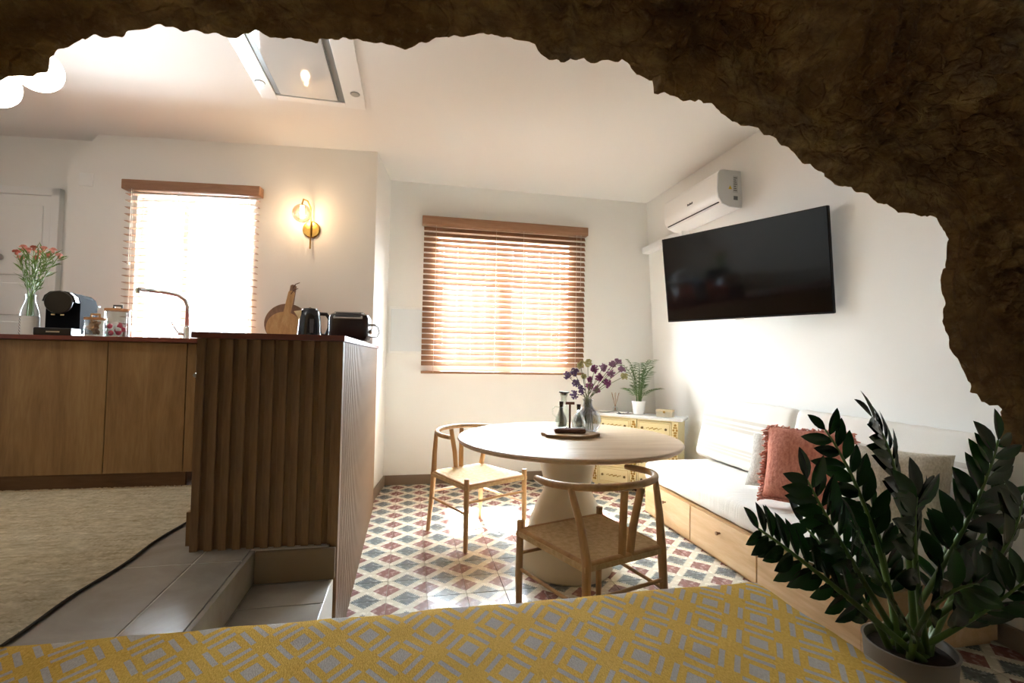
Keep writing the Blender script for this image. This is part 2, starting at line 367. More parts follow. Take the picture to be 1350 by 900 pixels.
# ------------------------------------------------------------------ cave rock arch
def make_rock():
    cont = [(-380, 1000), (-390, 700), (-330, 450), (-220, 270), (-100, 160), (0, 101), (30, 97), (55, 90), (60, 70), (75, 64), (82, 57), (100, 52), (175, 39), (220, 31), (240, 35), (275, 38), (300, 44), (345, 40), (415, 49), (450, 42), (495, 52), (540, 57), (575, 48), (650, 39), (675, 43), (700, 49), (710, 62), (742, 79), (780, 77), (825, 74), (847, 95), (865, 102), (867, 115), (900, 125), (937, 129), (955, 145), (995, 165), (1025, 182), (1055, 205), (1095, 235), (1145, 255), (1195, 277), (1240, 287), (1257, 312), (1253, 349), (1246, 370), (1250, 391), (1253, 424), (1260, 461), (1274, 480), (1285, 506), (1284, 518), (1323, 534), (1330, 541), (1325, 555), (1327, 578), (1341, 592), (1362, 596), (1410, 640), (1480, 780), (1520, 1000)]
    # resample
    P = []; step = 4.0
    for (x0, y0), (x1, y1) in zip(cont[:-1], cont[1:]):
        d = math.hypot(x1 - x0, y1 - y0); n = max(1, int(d / (step if -60 < x0 < 1400 else 18)))
        for k in range(n): P.append((x0 + (x1 - x0) * k / n, y0 + (y1 - y0) * k / n))
    P.append(cont[-1])
    cx, cy = 640.0, 520.0
    NV = 150; NB = 10; lipy = 1.50; W = len(P)
    base = np.zeros((NV + NB, W, 3))
    for r in range(NV + NB):
        v = r - NB
        for k, (x, y) in enumerate(P):
            if v >= 0:
                t = (v / (NV - 1)) ** 1.25; s = 1 + 1.75 * t; yy = lipy - 0.95 * t ** 0.8
                base[r, k] = at(cx + (x - cx) * s, cy + (y - cy) * s, 'y', yy)
            else:
                t = -v / NB; q = at(x, y, 'y', lipy); rad = (q - Vector((0.55, lipy, 1.1))).normalized()
                base[r, k] = q + Vector((rad.x, 0, rad.z)) * (0.9 * t) + Vector((0, 0.06 * math.sin(t * PI / 2), 0))
    # smooth normals of the funnel, pointing into the opening
    sm = base.copy()
    for _ in range(30): sm[:, 1:-1] = (sm[:, :-2] + sm[:, 2:] + sm[:, 1:-1] * 2) / 4
    du = np.gradient(sm, axis=1); dv = np.gradient(sm, axis=0); nr = np.cross(du, dv); nr /= np.linalg.norm(nr, axis=2, keepdims=True) + 1e-9
    cc = np.array([0.4, 1.0, 1.0]); sg = np.sign(np.sum(nr * (cc - sm), axis=2, keepdims=True)); nr *= sg
    V = []
    for r in range(NV + NB):
        v = r - NB
        for k in range(W):
            p = Vector(base[r, k]); n = Vector(nr[r, k])
            if v < 0: V.append(p); continue
            wq = p + Vector((noise.noise(p * 3.1), noise.noise(p * 3.1 + Vector((7, 1, 3))), noise.noise(p * 3.1 + Vector((2, 8, 5))))) * 0.16
            big = noise.noise(p * 1.9 + Vector((1, 4, 2)))
            d1 = noise.voronoi(Vector((wq.x * 4.2, wq.y * 4.2, wq.z * 6.5)))[0]; d2 = noise.voronoi(wq * 11.0)[0]; d3 = noise.voronoi(wq * 27.0)[0]
            f1 = min(0.5, d1[1] - d1[0]); f2 = min(0.4, d2[1] - d2[0])
            rg = noise.ridged_multi_fractal(wq * 3.0, 0.9, 2.2, 5, 1.0, 2.0)
            tb = noise.turbulence(p * 30.0, 3, False)
            h = 0.10 * (big - 0.5) - 0.085 * d1[0] + 0.05 * f1 - 0.07 * d2[0] + 0.045 * f2 - 0.032 * d3[0] + 0.014 * (rg - 1.5) - 0.014 * tb
            w = min(1.0, 0.12 + v / 16.0)
            V.append(p + n * min(h, 0.012) * w + Vector((0, 0, 0.008 * noise.noise(p * 40) + 0.012 * noise.noise(p * 15))) + Vector((noise.noise(p * 34 + Vector((3, 3, 3))) * 0.010, 0, noise.noise(p * 34) * 0.010 + abs(noise.noise(p * 19)) * 0.012)))
    F = []
    for r in range(NV + NB - 1):
        for k in range(W - 1): F.append((r * W + k, r * W + k + 1, (r + 1) * W + k + 1, (r + 1) * W + k))
    me = mesh('cave_rock', V, F)
    m = Mat('cave_rock'); v = m.coord()
    n1 = m.noise(v, 2.2, 8, 0.62); n2 = m.noise(v, 30, 8, 0.72); n3 = m.noise(m.coord((1, 1, 1.6)), 9, 7, 0.7, 0.3); n4 = m.noise(v, 130, 4, 0.7)
    c1 = m.ramp(n1, [(0.32, '#8f6a40'), (0.45, '#b48c56'), (0.58, '#cfab74'), (0.70, '#b09c86')])
    c2 = m.mix(m.ramp(n3, [(0.40, (0.75, 0.75, 0.75, 1)), (0.62, (0, 0, 0, 1))]), c1, '#7d5a3a')
    c3 = m.mix(m.ramp(n2, [(0.55, (0, 0, 0, 1)), (0.75, (0.7, 0.7, 0.7, 1))]), c2, '#cdb083')
    m.set(c3, 0.95); rn = m.n('ShaderNodeTexNoise', noise_type='RIDGED_MULTIFRACTAL'); m.l(m.coord((1, 1, 1.5)), rn.inputs['Vector']); rn.inputs['Scale'].default_value = 8.0; rn.inputs['Detail'].default_value = 9.0; rn.inputs['Roughness'].default_value = 0.62
    vo = m.n('ShaderNodeTexVoronoi', feature='DISTANCE_TO_EDGE'); wv = m.n('ShaderNodeVectorMath', operation='ADD'); m.l(v, wv.inputs[0]); nv = m.n('ShaderNodeTexNoise'); m.l(v, nv.inputs['Vector']); nv.inputs['Scale'].default_value = 9.0
    sv = m.n('ShaderNodeVectorMath', operation='SCALE'); m.l(nv.outputs['Color'], sv.inputs[0]); sv.inputs['Scale'].default_value = 0.12; m.l(sv.outputs[0], wv.inputs[1]); m.l(wv.outputs[0], vo.inputs['Vector']); vo.inputs['Scale'].default_value = 13.0
    h = m.math('ADD', m.math('ADD', m.math('MULTIPLY', n2, 0.8), m.math('MULTIPLY', rn.outputs[0], 0.35)), m.math('ADD', m.math('MULTIPLY', n4, 0.4), m.math('MULTIPLY', m.math('MINIMUM', vo.outputs[0], 0.12), 3.5))); m.bump(h, 1.0, 0.03)
    return struct(link('wall_rock_arch', me, m.m, None, 0.7))
make_rock()

# ------------------------------------------------------------------ peninsula, cabinets, worktops
WT = 1.285
pn = thing('kitchen_peninsula', 'kitchen peninsula clad in vertical walnut slats', 'kitchen counter', (-0.52, 3.0, 0))
B().box(-0.775, -0.278, 2.018, 4.06, 0.0, 1.262).obj('body', slat_wood, pn, None, True)
sp_ = 0.0478; sm = B().box(-0.0135, 0.0135, -0.018, 0, 0, 0.784, bev=0.0015).me('slat'); sm.materials.append(slat_wood)
for k in range(11):
    o = bpy.data.objects.new('slat', sm); COL.objects.link(o); o.parent = pn; o.location = Vector((-0.7615 + sp_ * k, 2.018, 0.478)) - pn.location
sm2 = B().box(0, 0.018, -0.0135, 0.0135, 0.0, 1.262, bev=0.0015).me('slat'); sm2.materials.append(slat_wood)
B().box(-0.283, -0.258, 1.999, 2.030, 0.0, 1.262, bev=0.0015).obj('corner_slat', slat_wood, pn, None, True)
for k in range(42):
    o = bpy.data.objects.new('slat', sm2); COL.objects.link(o); o.parent = pn; o.location = Vector((-0.278, 2.062 + sp_ * k, 0.0)) - pn.location
B().box(-0.80, -0.776, 2.03, 2.9, 0.49, 0.615, bev=0.002).obj('drawer_front', cab_wood, pn, None, True)
ov = thing('built_in_oven', 'black built-in oven with steel handle on the kitchen side of peninsula', 'oven', (-0.79, 2.4, 0.62))
B().box(-0.792, -0.777, 2.06, 2.64, 0.622, 1.19, bev=0.002).obj('oven_door', plain('oven_glass', '#0c0c0e', 0.08), ov, None, True)
B().box(-0.795, -0.777, 2.06, 2.64, 1.192, 1.255, bev=0.002).obj('control_panel', steel, ov, None, True)
B().tube([(-0.815, 2.10, 1.12), (-0.815, 2.60, 1.12)], 0.009, 8).tube([(-0.815, 2.14, 1.12), (-0.79, 2.14, 1.12)], 0.006, 6).tube([(-0.815, 2.56, 1.12), (-0.79, 2.56, 1.12)], 0.006, 6).obj('handle', steel, ov, 0.6, True)
wt = tag(B().prism([(-0.79, 1.985), (-0.252, 1.985), (-0.252, 4.055), (-0.31, 4.075), (-0.79, 4.11)], 1.263, WT).obj('worktop', worktop_mat), 'thin reddish-brown worktop on the slatted peninsula', 'worktop')
wt2 = tag(B().prism([(-3.4, 2.92), (-0.795, 2.92), (-0.795, 4.12), (-3.4, 4.36)], 1.261, WT - 0.002).obj('worktop', worktop_mat), 'thin reddish-brown worktop over the oak base cabinets and sink', 'worktop')
xcuts = [-3.36, -2.75, -2.16, -1.565, -1.19]
for a, b, lab in ((0, 1, 'oak base cabinet farthest along the run from the peninsula'), (1, 2, 'oak base cabinet third from the peninsula'), (2, 3, 'wide oak base cabinet under the coffee machine and jars'), (3, 4, 'narrow oak base cabinet under the faucet')):
    x0, x1 = xcuts[a], xcuts[b]
    c = thing('base_cabinet', lab, 'cabinet', ((x0 + x1) / 2, 3.2, ZK))
    B().box(x0, x1, 2.975, 3.55, 0.56, 1.26).obj('carcass', cab_wood, c, None, True)
    B().box(x0 + 0.002, x1 - 0.002, 2.95, 2.972, 0.562, 1.256, bev=0.0015).obj('door', cab_wood, c, None, True)
    B().box(x0, x1, 2.99, 3.01, ZK + 0.001, 0.56).obj('plinth', plinth_wood, c, None, True)
fp = tag(B().box(-1.188, -1.145, 2.952, 3.5, 0.562, 1.256, bev=0.001).obj('filler_panel', cab_wood), 'slim oak filler panel between cabinets and oven corner', 'panel')
# ceiling extractor
hd = thing('ceiling_extractor', 'white recessed ceiling extractor hood with glass panel', 'extractor hood', (-0.65, 3.0, ZC))
hb = B()
for a in ((-0.98, -0.885, 2.45, 3.36), (-0.46, -0.335, 2.45, 3.36), (-0.885, -0.46, 3.30, 3.36), (-0.885, -0.46, 2.45, 2.52)): hb.box(*a, ZC - 0.02, ZC, bev=0.002)
hb.obj('frame', white_gloss, hd, None, True)
B().box(-0.845, -0.50, 2.56, 3.265, ZC - 0.03, ZC - 0.012, bev=0.002).obj('glass_panel', plain('hood_glass', '#cfd0cf', 0.06), hd, None, True)
hg = B()
for a in ((-0.885, -0.845, 2.52, 3.30), (-0.50, -0.46, 2.52, 3.30), (-0.845, -0.50, 3.265, 3.30), (-0.845, -0.50, 2.52, 2.56)): hg.box(*a, ZC - 0.012, ZC - 0.002)
hg.obj('suction_slot', plain('slot_grey', '#7d8488', 0.4), hd, None, True)
for x in (-0.94, -0.384): B().lathe([(0, -0.004), (0.026, -0.004), (0.030, 0.0), (0.030, 0.004)], 20, T((x, 3.165, ZC - 0.022))).obj('spotlight', steel, hd, 0.6, True)
# pendant globes
globe_mat = glow('globe_glow', '#fff6e8', 3.0)
for (px, py, yy, r, lab) in ((50, 92, 2.35, 0.085, 'lit white glass globe pendant lamp beside the rock'), (-8, 112, 2.35, 0.085, 'lit white globe pendant lamp farther from the extractor')):
    c = at(px, py, 'y', yy); g = thing('pendant_lamp', lab, 'lamp', (c.x, c.y, c.z - r))
    B().ball(c, r, 24, 16).obj('globe', globe_mat, g, 3.1, True)
    B().tube([(c.x, c.y, c.z + r - 0.005), (c.x, c.y, ZC)], 0.003, 6).lathe([(0.02, -0.02), (0.022, 0.02), (0.004, 0.03)], 14, T((c.x, c.y, c.z + r))).obj('cord', brass, g, 0.6, True)
    B().lathe([(0.05, 0), (0.05, -0.02), (0, -0.02)], 18, T((c.x, c.y, ZC))).obj('canopy', white_gloss, g, 0.6, True)
# wall sconce
sc = atp(411, 303, KO, KN); s0 = thing('wall_sconce', 'brass wall sconce with a smoky glass globe, lit', 'lamp', sc)
MK = T(sc) @ RZ(math.atan2(KD.y, KD.x) + PI) ; MI = RZ(math.atan2(KD.y, KD.x) + PI)
B().lathe([(0, 0), (0.068, 0), (0.068, 0.012), (0.06, 0.018), (0, 0.018)], 28, MI @ Matrix.Rotation(PI / 2, 4, 'X')).obj('wall_plate', brass, s0, 0.6)
gp = Vector((-0.045, -0.11, 0.10))
pts = [(0, -0.03, -0.16), (0, -0.03, 0.10), (-0.003, -0.035, 0.17), (-0.02, -0.06, 0.215), (-0.04, -0.10, 0.215), (-0.045, -0.11, 0.18), tuple(gp + Vector((0, 0, 0.06)))]
B().tube([(0, -0.018, 0), (0, -0.03, 0)], 0.008, 8, M=MI).tube(pts, 0.006, 8, M=MI).obj('arm', brass, s0, 0.8)
B().ball(MI @ gp, 0.072, 28, 18).obj('globe', glassy('amber_smoke_glass', '#d8c9bd', 0.12), s0, 3.1)
B().ball(MI @ (gp + Vector((0, 0, 0.005))), 0.016, 14, 10, (1, 1, 1.5)).lathe([(0.014, 0.02), (0.014, 0.06)], 12, T(MI @ gp)).obj('bulb', glow('bulb_glow', '#ffe2ae', 18.0), s0, 3.1)
lamp('sconce_light', 'POINT', sc + MI @ (gp + Vector((0, -0.03, 0))), 1.3, (1, 0.78, 0.5), shadow_soft_size=0.03)

# ------------------------------------------------------------------ counter items
def on(px, y, z): return at(px, 440, 'y', y).xy.to_3d() + Vector((0, 0, z))
ZT = WT
# coffee machine
c = on(84, 3.12, ZT - 0.002); cm = thing('coffee_machine', 'black capsule coffee machine on the oak cabinets worktop', 'coffee machine', c, math.radians(10)); cm.scale = (0.93, 0.93, 0.93)
out = [(-0.08, 0.02), (-0.08, 0.20), (-0.07, 0.235), (-0.045, 0.258), (0, 0.266), (0.045, 0.258), (0.07, 0.235), (0.08, 0.20), (0.08, 0.02)]
RX = Matrix(((1, 0, 0, 0), (0, 0, 1, 0), (0, 1, 0, 0), (0, 0, 0, 1)))
B().prism(out, -0.02, 0.22, RX).obj('housing', plain('ribbed_black', '#1b1c20', 0.9, **{'Specular IOR Level': 0.03}), cm, 0.5)
B().prism([(x * 0.97, 0.13 + (z - 0.13) * 0.98) for x, z in out if z > 0.1] + [(0.078, 0.125), (-0.078, 0.125)][:0], -0.075, -0.02, RX).obj('brew_head', black_plastic, cm, 0.5)
B().lathe([(0, 0), (0.062, 0), (0.066, 0.006), (0.066, 0.012)], 30, T((0, -0.088, 0.195)) @ Matrix.Rotation(-PI / 2, 4, 'X')).obj('front_disc', black_plastic, cm, 0.6)
B().box(-0.03, -0.012, -0.085, -0.06, 0.118, 0.126).box(0.012, 0.03, -0.085, -0.06, 0.118, 0.126).obj('spout', chrome, cm)
B().box(-0.088, 0.082, -0.13, 0.0, 0.0, 0.045, bev=0.006).obj('drip_tray', black_plastic, cm)
B().box(-0.03, 0.03, -0.1315, -0.130, 0.018, 0.026).obj('name_strip', steel, cm)
# frother / glass behind it
c = on(117, 3.50, ZT - 0.002); g = thing('milk_frother', 'slim clear jug with a black lid behind the coffee machine', 'jug', c)
B().lathe([(0.032, 0), (0.036, 0.01), (0.030, 0.19)], 20).obj('jug_body', clear_glass, g, 0.8)
B().lathe([(0.03, 0.19), (0.05, 0.195), (0.05, 0.203), (0, 0.206)], 20).obj('lid', black_plastic, g, 0.6)
def jar(px, y, r, h, lab, fill, fh, handle_mat):
    c = on(px, y, ZT - 0.002); g = thing('glass_jar', lab, 'jar', c)
    B().lathe([(r * 0.96, 0), (r, 0.006), (r, h * 0.95), (r * 0.93, h), (r * 0.9, h), (r * 0.95, h * 0.94), (r * 0.95, 0.008), (0, 0.008)], 28).obj('glass_body', clear_glass, g, 0.8)
    B().lathe([(0, h), (r * 1.04, h), (r * 1.04, h + 0.012), (0, h + 0.012)], 28).obj('lid', wood('lid_wood', '#b07a4a', '#c08a58', '#cf9b68', 'x', 2), g, 0.6)
    B().tube([(-0.02, 0, h + 0.010), (-0.02, 0, h + 0.03), (0.02, 0, h + 0.03), (0.02, 0, h + 0.010)], 0.006, 8).obj('lid_handle', handle_mat, g, 0.8)
    return g
rnd = random.Random(3)
jg = jar(125, 3.05, 0.047, 0.092, 'short glass jar of brown treats with wooden lid', None, 0, board_wood)
for k in range(12):
    a = rnd.uniform(0, 6.28); rr = rnd.uniform(0, 0.028); B().box(-0.012, 0.012, -0.006, 0.006, -0.02, 0.02, bev=0.004, M=T((rr * math.cos(a), rr * math.sin(a), 0.03 + 0.004 * k)) @ Matrix.Rotation(rnd.uniform(0, 3), 4, 'X') @ RZ(rnd.uniform(0, 3))).obj('biscuit', plain('biscuit', '#b98262', 0.7), jg)
jp = jar(154, 3.14, 0.058, 0.15, 'taller glass jar of pink and white sweets with wooden lid', None, 0, black_plastic)
for k in range(22):
    a = rnd.uniform(0, 6.28); rr = rnd.uniform(0, 0.036); B().ball((rr * math.cos(a), rr * math.sin(a), 0.022 + 0.0025 * k), 0.015, 8, 6, (1, .7, 1)).obj('sweet', plain('sweet_pink', '#c2284f', 0.4) if k % 3 else plain('sweet_white', '#ece4e2', 0.5), jp, 3.1)
c = on(168, 3.3, ZT - 0.002); cp = thing('copper_pot', 'small copper shaker against the blind beside the tall jar', 'shaker', c)
B().lathe([(0.022, 0), (0.024, 0.02), (0.018, 0.05), (0.012, 0.062), (0.016, 0.07)], 18).obj('pot_body', plain('copper', '#c98a68', 0.35, 0.6), cp, 0.8)
B().ball((0, 0, 0.078), 0.012).obj('stopper', plain('copper', '#c98a68', 0.35, 0.6), cp, 3.1)
# carnation vase
c = on(38, 3.12, ZT - 0.002); vz = thing('bottle_vase', 'glass milk-bottle vase with white and black striped lower half', 'vase', c)
B().lathe([(0.038, 0.0), (0.041, 0.01), (0.041, 0.105), (0.036, 0.14), (0.022, 0.185), (0.020, 0.21), (0.024, 0.222), (0.021, 0.222), (0.0185, 0.2)], 28, None, (True, False)).obj('glass_body', clear_glass, vz, 0.8)
m = Mat('striped_wrap'); v = m.coord(); s = m.n('ShaderNodeSeparateXYZ'); m.l(v, s.inputs[0])
st_ = m.math('LESS_THAN', m.math('PINGPONG', m.math('ADD', m.math('MULTIPLY', s.outputs[0], 1.0), m.math('MULTIPLY', s.outputs[2], 0.9)), 0.007), 0.0028)
side = m.math('LESS_THAN', s.outputs[0], -0.016); m.set(m.mix(m.math('MULTIPLY', st_, side), '#f0efec', '#26262a'), 0.6)
B().lathe([(0.0422, 0.004), (0.0422, 0.104)], 28, None, (False, False)).obj('wrap', m.m, vz, 3.1)
def slots(tips, pitch):
    n = len(tips); sl = [Vector((pitch * math.sqrt(k + 0.5) * math.cos(2.39996 * k), pitch * math.sqrt(k + 0.5) * math.sin(2.39996 * k), 0)) for k in range(n)]; res = [None] * n
    for i in sorted(range(n), key=lambda i: -tips[i].xy.length):
        b = max(sl, key=lambda q: q.xy.dot(tips[i].xy.normalized())); sl.remove(b); res[i] = b
    return res
def samples(pts, n=10): return np.array([tuple(a.lerp(b, k / n)) for a, b in zip(pts[:-1], pts[1:]) for k in range(n)])
def arrange(pix, base, y0, dep, pitch, path, rad, tries=260):
    # pick each tip's depth so that heads and stems of the bunch clear each other
    rg = random.Random(17); best = None
    for _ in range(tries):
        tp = [at(p[0], p[1], 'y', y0 + rg.uniform(-dep, dep)) - base for p in pix]; sl = slots(tp, pitch); pa = [path(q, t) for q, t in zip(sl, tp)]; sp = [samples(p) for p in pa]; cost = 0.0
        for i in range(len(tp)):
            for j in range(len(tp)):
                if i == j: continue
                cost += 3 * max(0.0, rad + 0.003 - np.linalg.norm(sp[j] - np.array(tp[i]), axis=1).min()) / rad
                if j > i:
                    cost += max(0.0, 2 * rad - (tp[i] - tp[j]).length) / rad
                    dm = np.sqrt(((sp[i][:, None] - sp[j][None]) ** 2).sum(2)).min(); cost += 4 * max(0.0, 0.0042 - dm) / 0.0042
        if best is None or cost < best[0]: best = (cost, tp, sl, pa, sp)
    return best[1:]
carn = plain('carnation_pink', '#dc9c90', 0.7); carn2 = plain('carnation_red', '#b8695c', 0.7)
leaf_g = plain('carnation_green', '#66823f', 0.6)
tips = [(22, 332), (31, 326), (38, 330), (45, 327), (52, 333), (58, 328), (64, 336), (70, 330), (78, 337), (48, 340), (27, 340)]
def cpath(q, tp): return [q * 1.6 + Vector((0, 0, 0.02)), q + Vector((0, 0, 0.198)), q * 1.1 + Vector((0, 0, 0.228)), q.lerp(tp, 0.5) + Vector((0, 0, 0.124)), tp]
ctips, cslots, cpaths, csamp = arrange(tips, c, 3.12, 0.085, 0.0040, cpath, 0.021)
placed = []                                   # (flower, sample points of a leaf blade)
blades = [[] for _ in tips]
for rnd_k in range(22):
    for i in range(len(tips)):
        for attempt in range(45):
            pa = cpaths[i]; t = rnd.uniform(0.05, 0.93); u = t * 2; p = pa[2].lerp(pa[3], u) if u < 1 else pa[3].lerp(pa[4], u - 1)
            a = rnd.uniform(0, 6.28); d = (Vector((math.cos(a), math.sin(a), rnd.uniform(0.5, 1.6))) + ctips[i].xy.to_3d().normalized() * 0.6).normalized(); L = rnd.uniform(0.03, 0.07)
            w = d.orthogonal().normalized() * 0.0028; tip = p + d * L + d.cross(w).normalized() * 0.008
            q = samples([p, p + d * L * 0.5 + Vector((0, 0, .004)), tip], 6); ok = True
            for j in range(len(tips)):
                if j == i: continue
                if np.sqrt(((q[:, None] - csamp[j][None]) ** 2).sum(2)).min() < 0.0062 or np.linalg.norm(q - np.array(ctips[j]), axis=1).min() < 0.028: ok = False; break
            if ok and any(j != i and np.sqrt(((q[:, None] - r[None]) ** 2).sum(2)).min() < 0.0075 for j, r in placed): ok = False
            if ok: placed.append((i, q)); blades[i].append((p, d, L, w, tip)); break
for i, (px, py) in enumerate(tips):
    O = Vector((0, 0, 0.02)); tp = ctips[i] - O
    f = thing('carnation', ('pale pink' if i % 3 else 'dusky red') + ' carnation on a long leafy stem in the striped bottle vase', 'flower', c + O, 0, 'carnations in the bottle vase')
    B().tube([p - O for p in cpaths[i]], 0.0017, 6).obj('stem', leaf_g, f, 3.1)
    bl = B()
    for q in range(18):
        a = rnd.uniform(0, 6.28); e = rnd.uniform(0.1, 1.3); d = Vector((math.cos(a) * math.cos(e), math.sin(a) * math.cos(e), math.sin(e) * 0.8)); s1 = d.orthogonal().normalized() * 0.008
        bl.add([tp - d * 0.004, tp + d * 0.015 + s1, tp + d * 0.020, tp + d * 0.015 - s1], [(0, 1, 2, 3)])
    bl.ball(tp - Vector((0, 0, 0.006)), 0.008, 7, 5, (1, 1, 1.3)); bl.obj('bloom', carn if i % 3 else carn2, f)
    lf = B()
    for p, d, L, w, tip in blades[i]: lf.add([p - O - w * 0.4, p - O + d * L * 0.5 + w + Vector((0, 0, .004)), tip - O, p - O + d * L * 0.5 - w], [(0, 1, 2, 3)])
    lf.obj('leaf_blades', leaf_g, f)['kind'] = 'stuff'
# faucet
c = on(246, 3.75, ZT - 0.002); fc = thing('kitchen_faucet', 'tall chrome swivel faucet by the kitchen window', 'faucet', c)
B().lathe([(0.026, 0), (0.026, 0.01), (0.02, 0.02), (0.02, 0.09), (0.015, 0.10)], 20).obj('base', chrome, fc, 0.6)
B().tube([(0, 0, 0.09), (0, 0, 0.24), (-0.012, -0.01, 0.285), (-0.05, -0.03, 0.315), (-0.12, -0.06, 0.328), (-0.25, -0.12, 0.335)], 0.0125, 12).obj('spout', chrome, fc, 3.1)
B().tube([(-0.25, -0.12, 0.34), (-0.25, -0.12, 0.305)], 0.016, 12).obj('aerator', chrome, fc, 0.6)
B().tube([(0, 0, 0.05), (-0.045, -0.02, 0.055)], 0.012, 10).tube([(-0.045, -0.02, 0.055), (-0.085, -0.03, 0.13)], 0.004, 8).obj('lever', chrome, fc, 0.6)
# cutting boards
def board(px, y, r, hl, lab, mat, tilt, rot, zc):
    c = on(px, y, ZT); g = thing('cutting_board', lab, 'cutting board', c)
    M = RZ(math.radians(5)) @ Matrix.Rotation(-tilt, 4, 'X') @ RX
    M = M @ T((0, r, 0)) @ RZ(rot)
    pts = [(r * math.cos(a), r * math.sin(a)) for a in [PI / 2 + 0.22 + k * (2 * PI - 0.44) / 40 for k in range(41)]]
    B().prism(pts, -0.009, 0.009, M).obj('board_disc', mat, g, 0.5)
    B().prism([(-0.024, r * 0.9), (0.024, r * 0.9), (0.021, r + hl - 0.01), (0.012, r + hl), (-0.012, r + hl), (-0.021, r + hl - 0.01)], -0.0085, 0.0085, M).obj('handle', mat, g, 0.5)
    hp = M @ Vector((0.0, r + hl - 0.025, 0.0))
    B().tube([hp + Vector((0, -0.012, 0)), hp + Vector((0.02, -0.015, 0.03)), hp + Vector((0.045, 0, 0.045))], 0.003, 6).obj('hanging_loop', plain('leather', '#5a3a2a', 0.8), g, 3.1)
    return g
board(377, 3.93, 0.155, 0.155, 'large round dark wooden cutting board leaning on the kitchen wall', board_dark, math.radians(10), math.radians(-6), 0)
board(373, 3.72, 0.115, 0.165, 'small round pale wooden cutting board in front of the large one', board_wood, math.radians(12), math.radians(-8), 0)
# kettle
c = on(408, 3.35, ZT); kt = thing('electric_kettle', 'black electric kettle with steel spout edge on the peninsula', 'kettle', c, math.radians(20))
B().lathe([(0.075, 0), (0.078, 0.008), (0.078, 0.02), (0.072, 0.025)], 28).obj('power_base', black_plastic, kt, 0.6)
B().lathe([(0.074, 0.026), (0.075, 0.04), (0.066, 0.16), (0.058, 0.20), (0.05, 0.212), (0.0, 0.214)], 32).obj('kettle_body', plain('kettle_blue_black', '#181a22', 0.15), kt, 0.7)
B().tube([(0.055, 0, 0.19), (0.10, 0, 0.19), (0.122, 0, 0.16), (0.120, 0, 0.10), (0.10, 0, 0.05), (0.072, 0, 0.05)], 0.012, 10).obj('handle', black_plastic, kt, 3.1)
B().add([(-0.055, -0.028, 0.205), (-0.055, 0.028, 0.205), (-0.098, 0, 0.198), (-0.062, -0.02, 0.14), (-0.062, 0.02, 0.14)], [(0, 1, 2), (0, 2, 3), (1, 4, 2), (3, 2, 4), (0, 3, 4, 1)]).obj('spout', chrome, kt)
B().box(-0.012, 0.012, -0.074, -0.062, 0.06, 0.15, bev=0.003).obj('water_window', plain('window_grey', '#5a5c60', 0.2), kt)
B().lathe([(0.046, 0.212), (0.044, 0.22), (0.012, 0.224), (0, 0.232)], 24).obj('lid', black_plastic, kt, 0.7)
# toaster
c = on(463, 2.95, ZT); to = thing('toaster', 'dark two-slot toaster on the peninsula end', 'toaster', c, math.radians(-5))
B().box(-0.115, 0.105, -0.075, 0.075, 0.008, 0.165, bev=0.028).obj('housing', plain('toaster_brown', '#2b2022', 0.25), to, 0.8)
SM = T((0, -0.064, 0.150)) @ Matrix.Rotation(math.radians(55), 4, 'X')
B().box(-0.085, 0.075, -0.024, 0.024, -0.004, 0.004, bev=0.002, M=SM).obj('slot_plate', steel, to)
for yy in (-0.010, 0.010): B().box(-0.075, 0.065, yy - 0.006, yy + 0.006, 0.003, 0.0055, M=SM).obj('slot', black_plastic, to)
B().box(0.105, 0.135, -0.012, 0.012, 0.095, 0.108, bev=0.003).obj('lever', chrome, to)
B().lathe([(0.014, 0), (0.014, 0.014), (0, 0.015)], 16, T((0.105, 0.0, 0.06)) @ Matrix.Rotation(PI / 2, 4, 'Y')).obj('dial', chrome, to)
B().tube([(0.10, 0.05, 0.03), (0.14, 0.05, 0.035), (0.155, 0.03, 0.06), (0.15, 0.0, 0.09), (0.135, -0.02, 0.10)], 0.003, 6).obj('power_cord', black_plastic, to, 3.1)

# ------------------------------------------------------------------ table
TX, TY, TR, TZ = 0.925, 2.76, 0.652, 0.752
tb_ = thing('round_table', 'round oak-topped table on a cream hourglass pedestal', 'table', (TX, TY, 0))
B().lathe([(0, TZ - 0.036), (TR - 0.05, TZ - 0.036), (TR - 0.012, TZ - 0.026), (TR, TZ - 0.010), (TR - 0.006, TZ - 0.002), (TR - 0.012, TZ), (0, TZ)], 96).obj('tabletop', oak_x, tb_, 0.5)
prof = [(0.262, 0.0), (0.268, 0.012), (0.266, 0.05), (0.256, 0.12), (0.232, 0.22), (0.198, 0.32), (0.160, 0.40), (0.135, 0.445), (0.130, 0.46), (0.134, 0.475), (0.150, 0.54), (0.168, 0.62), (0.186, 0.69), (0.190, 0.716)]
B().lathe(prof, 64).obj('pedestal', cream_ceramic, tb_, 3.1)
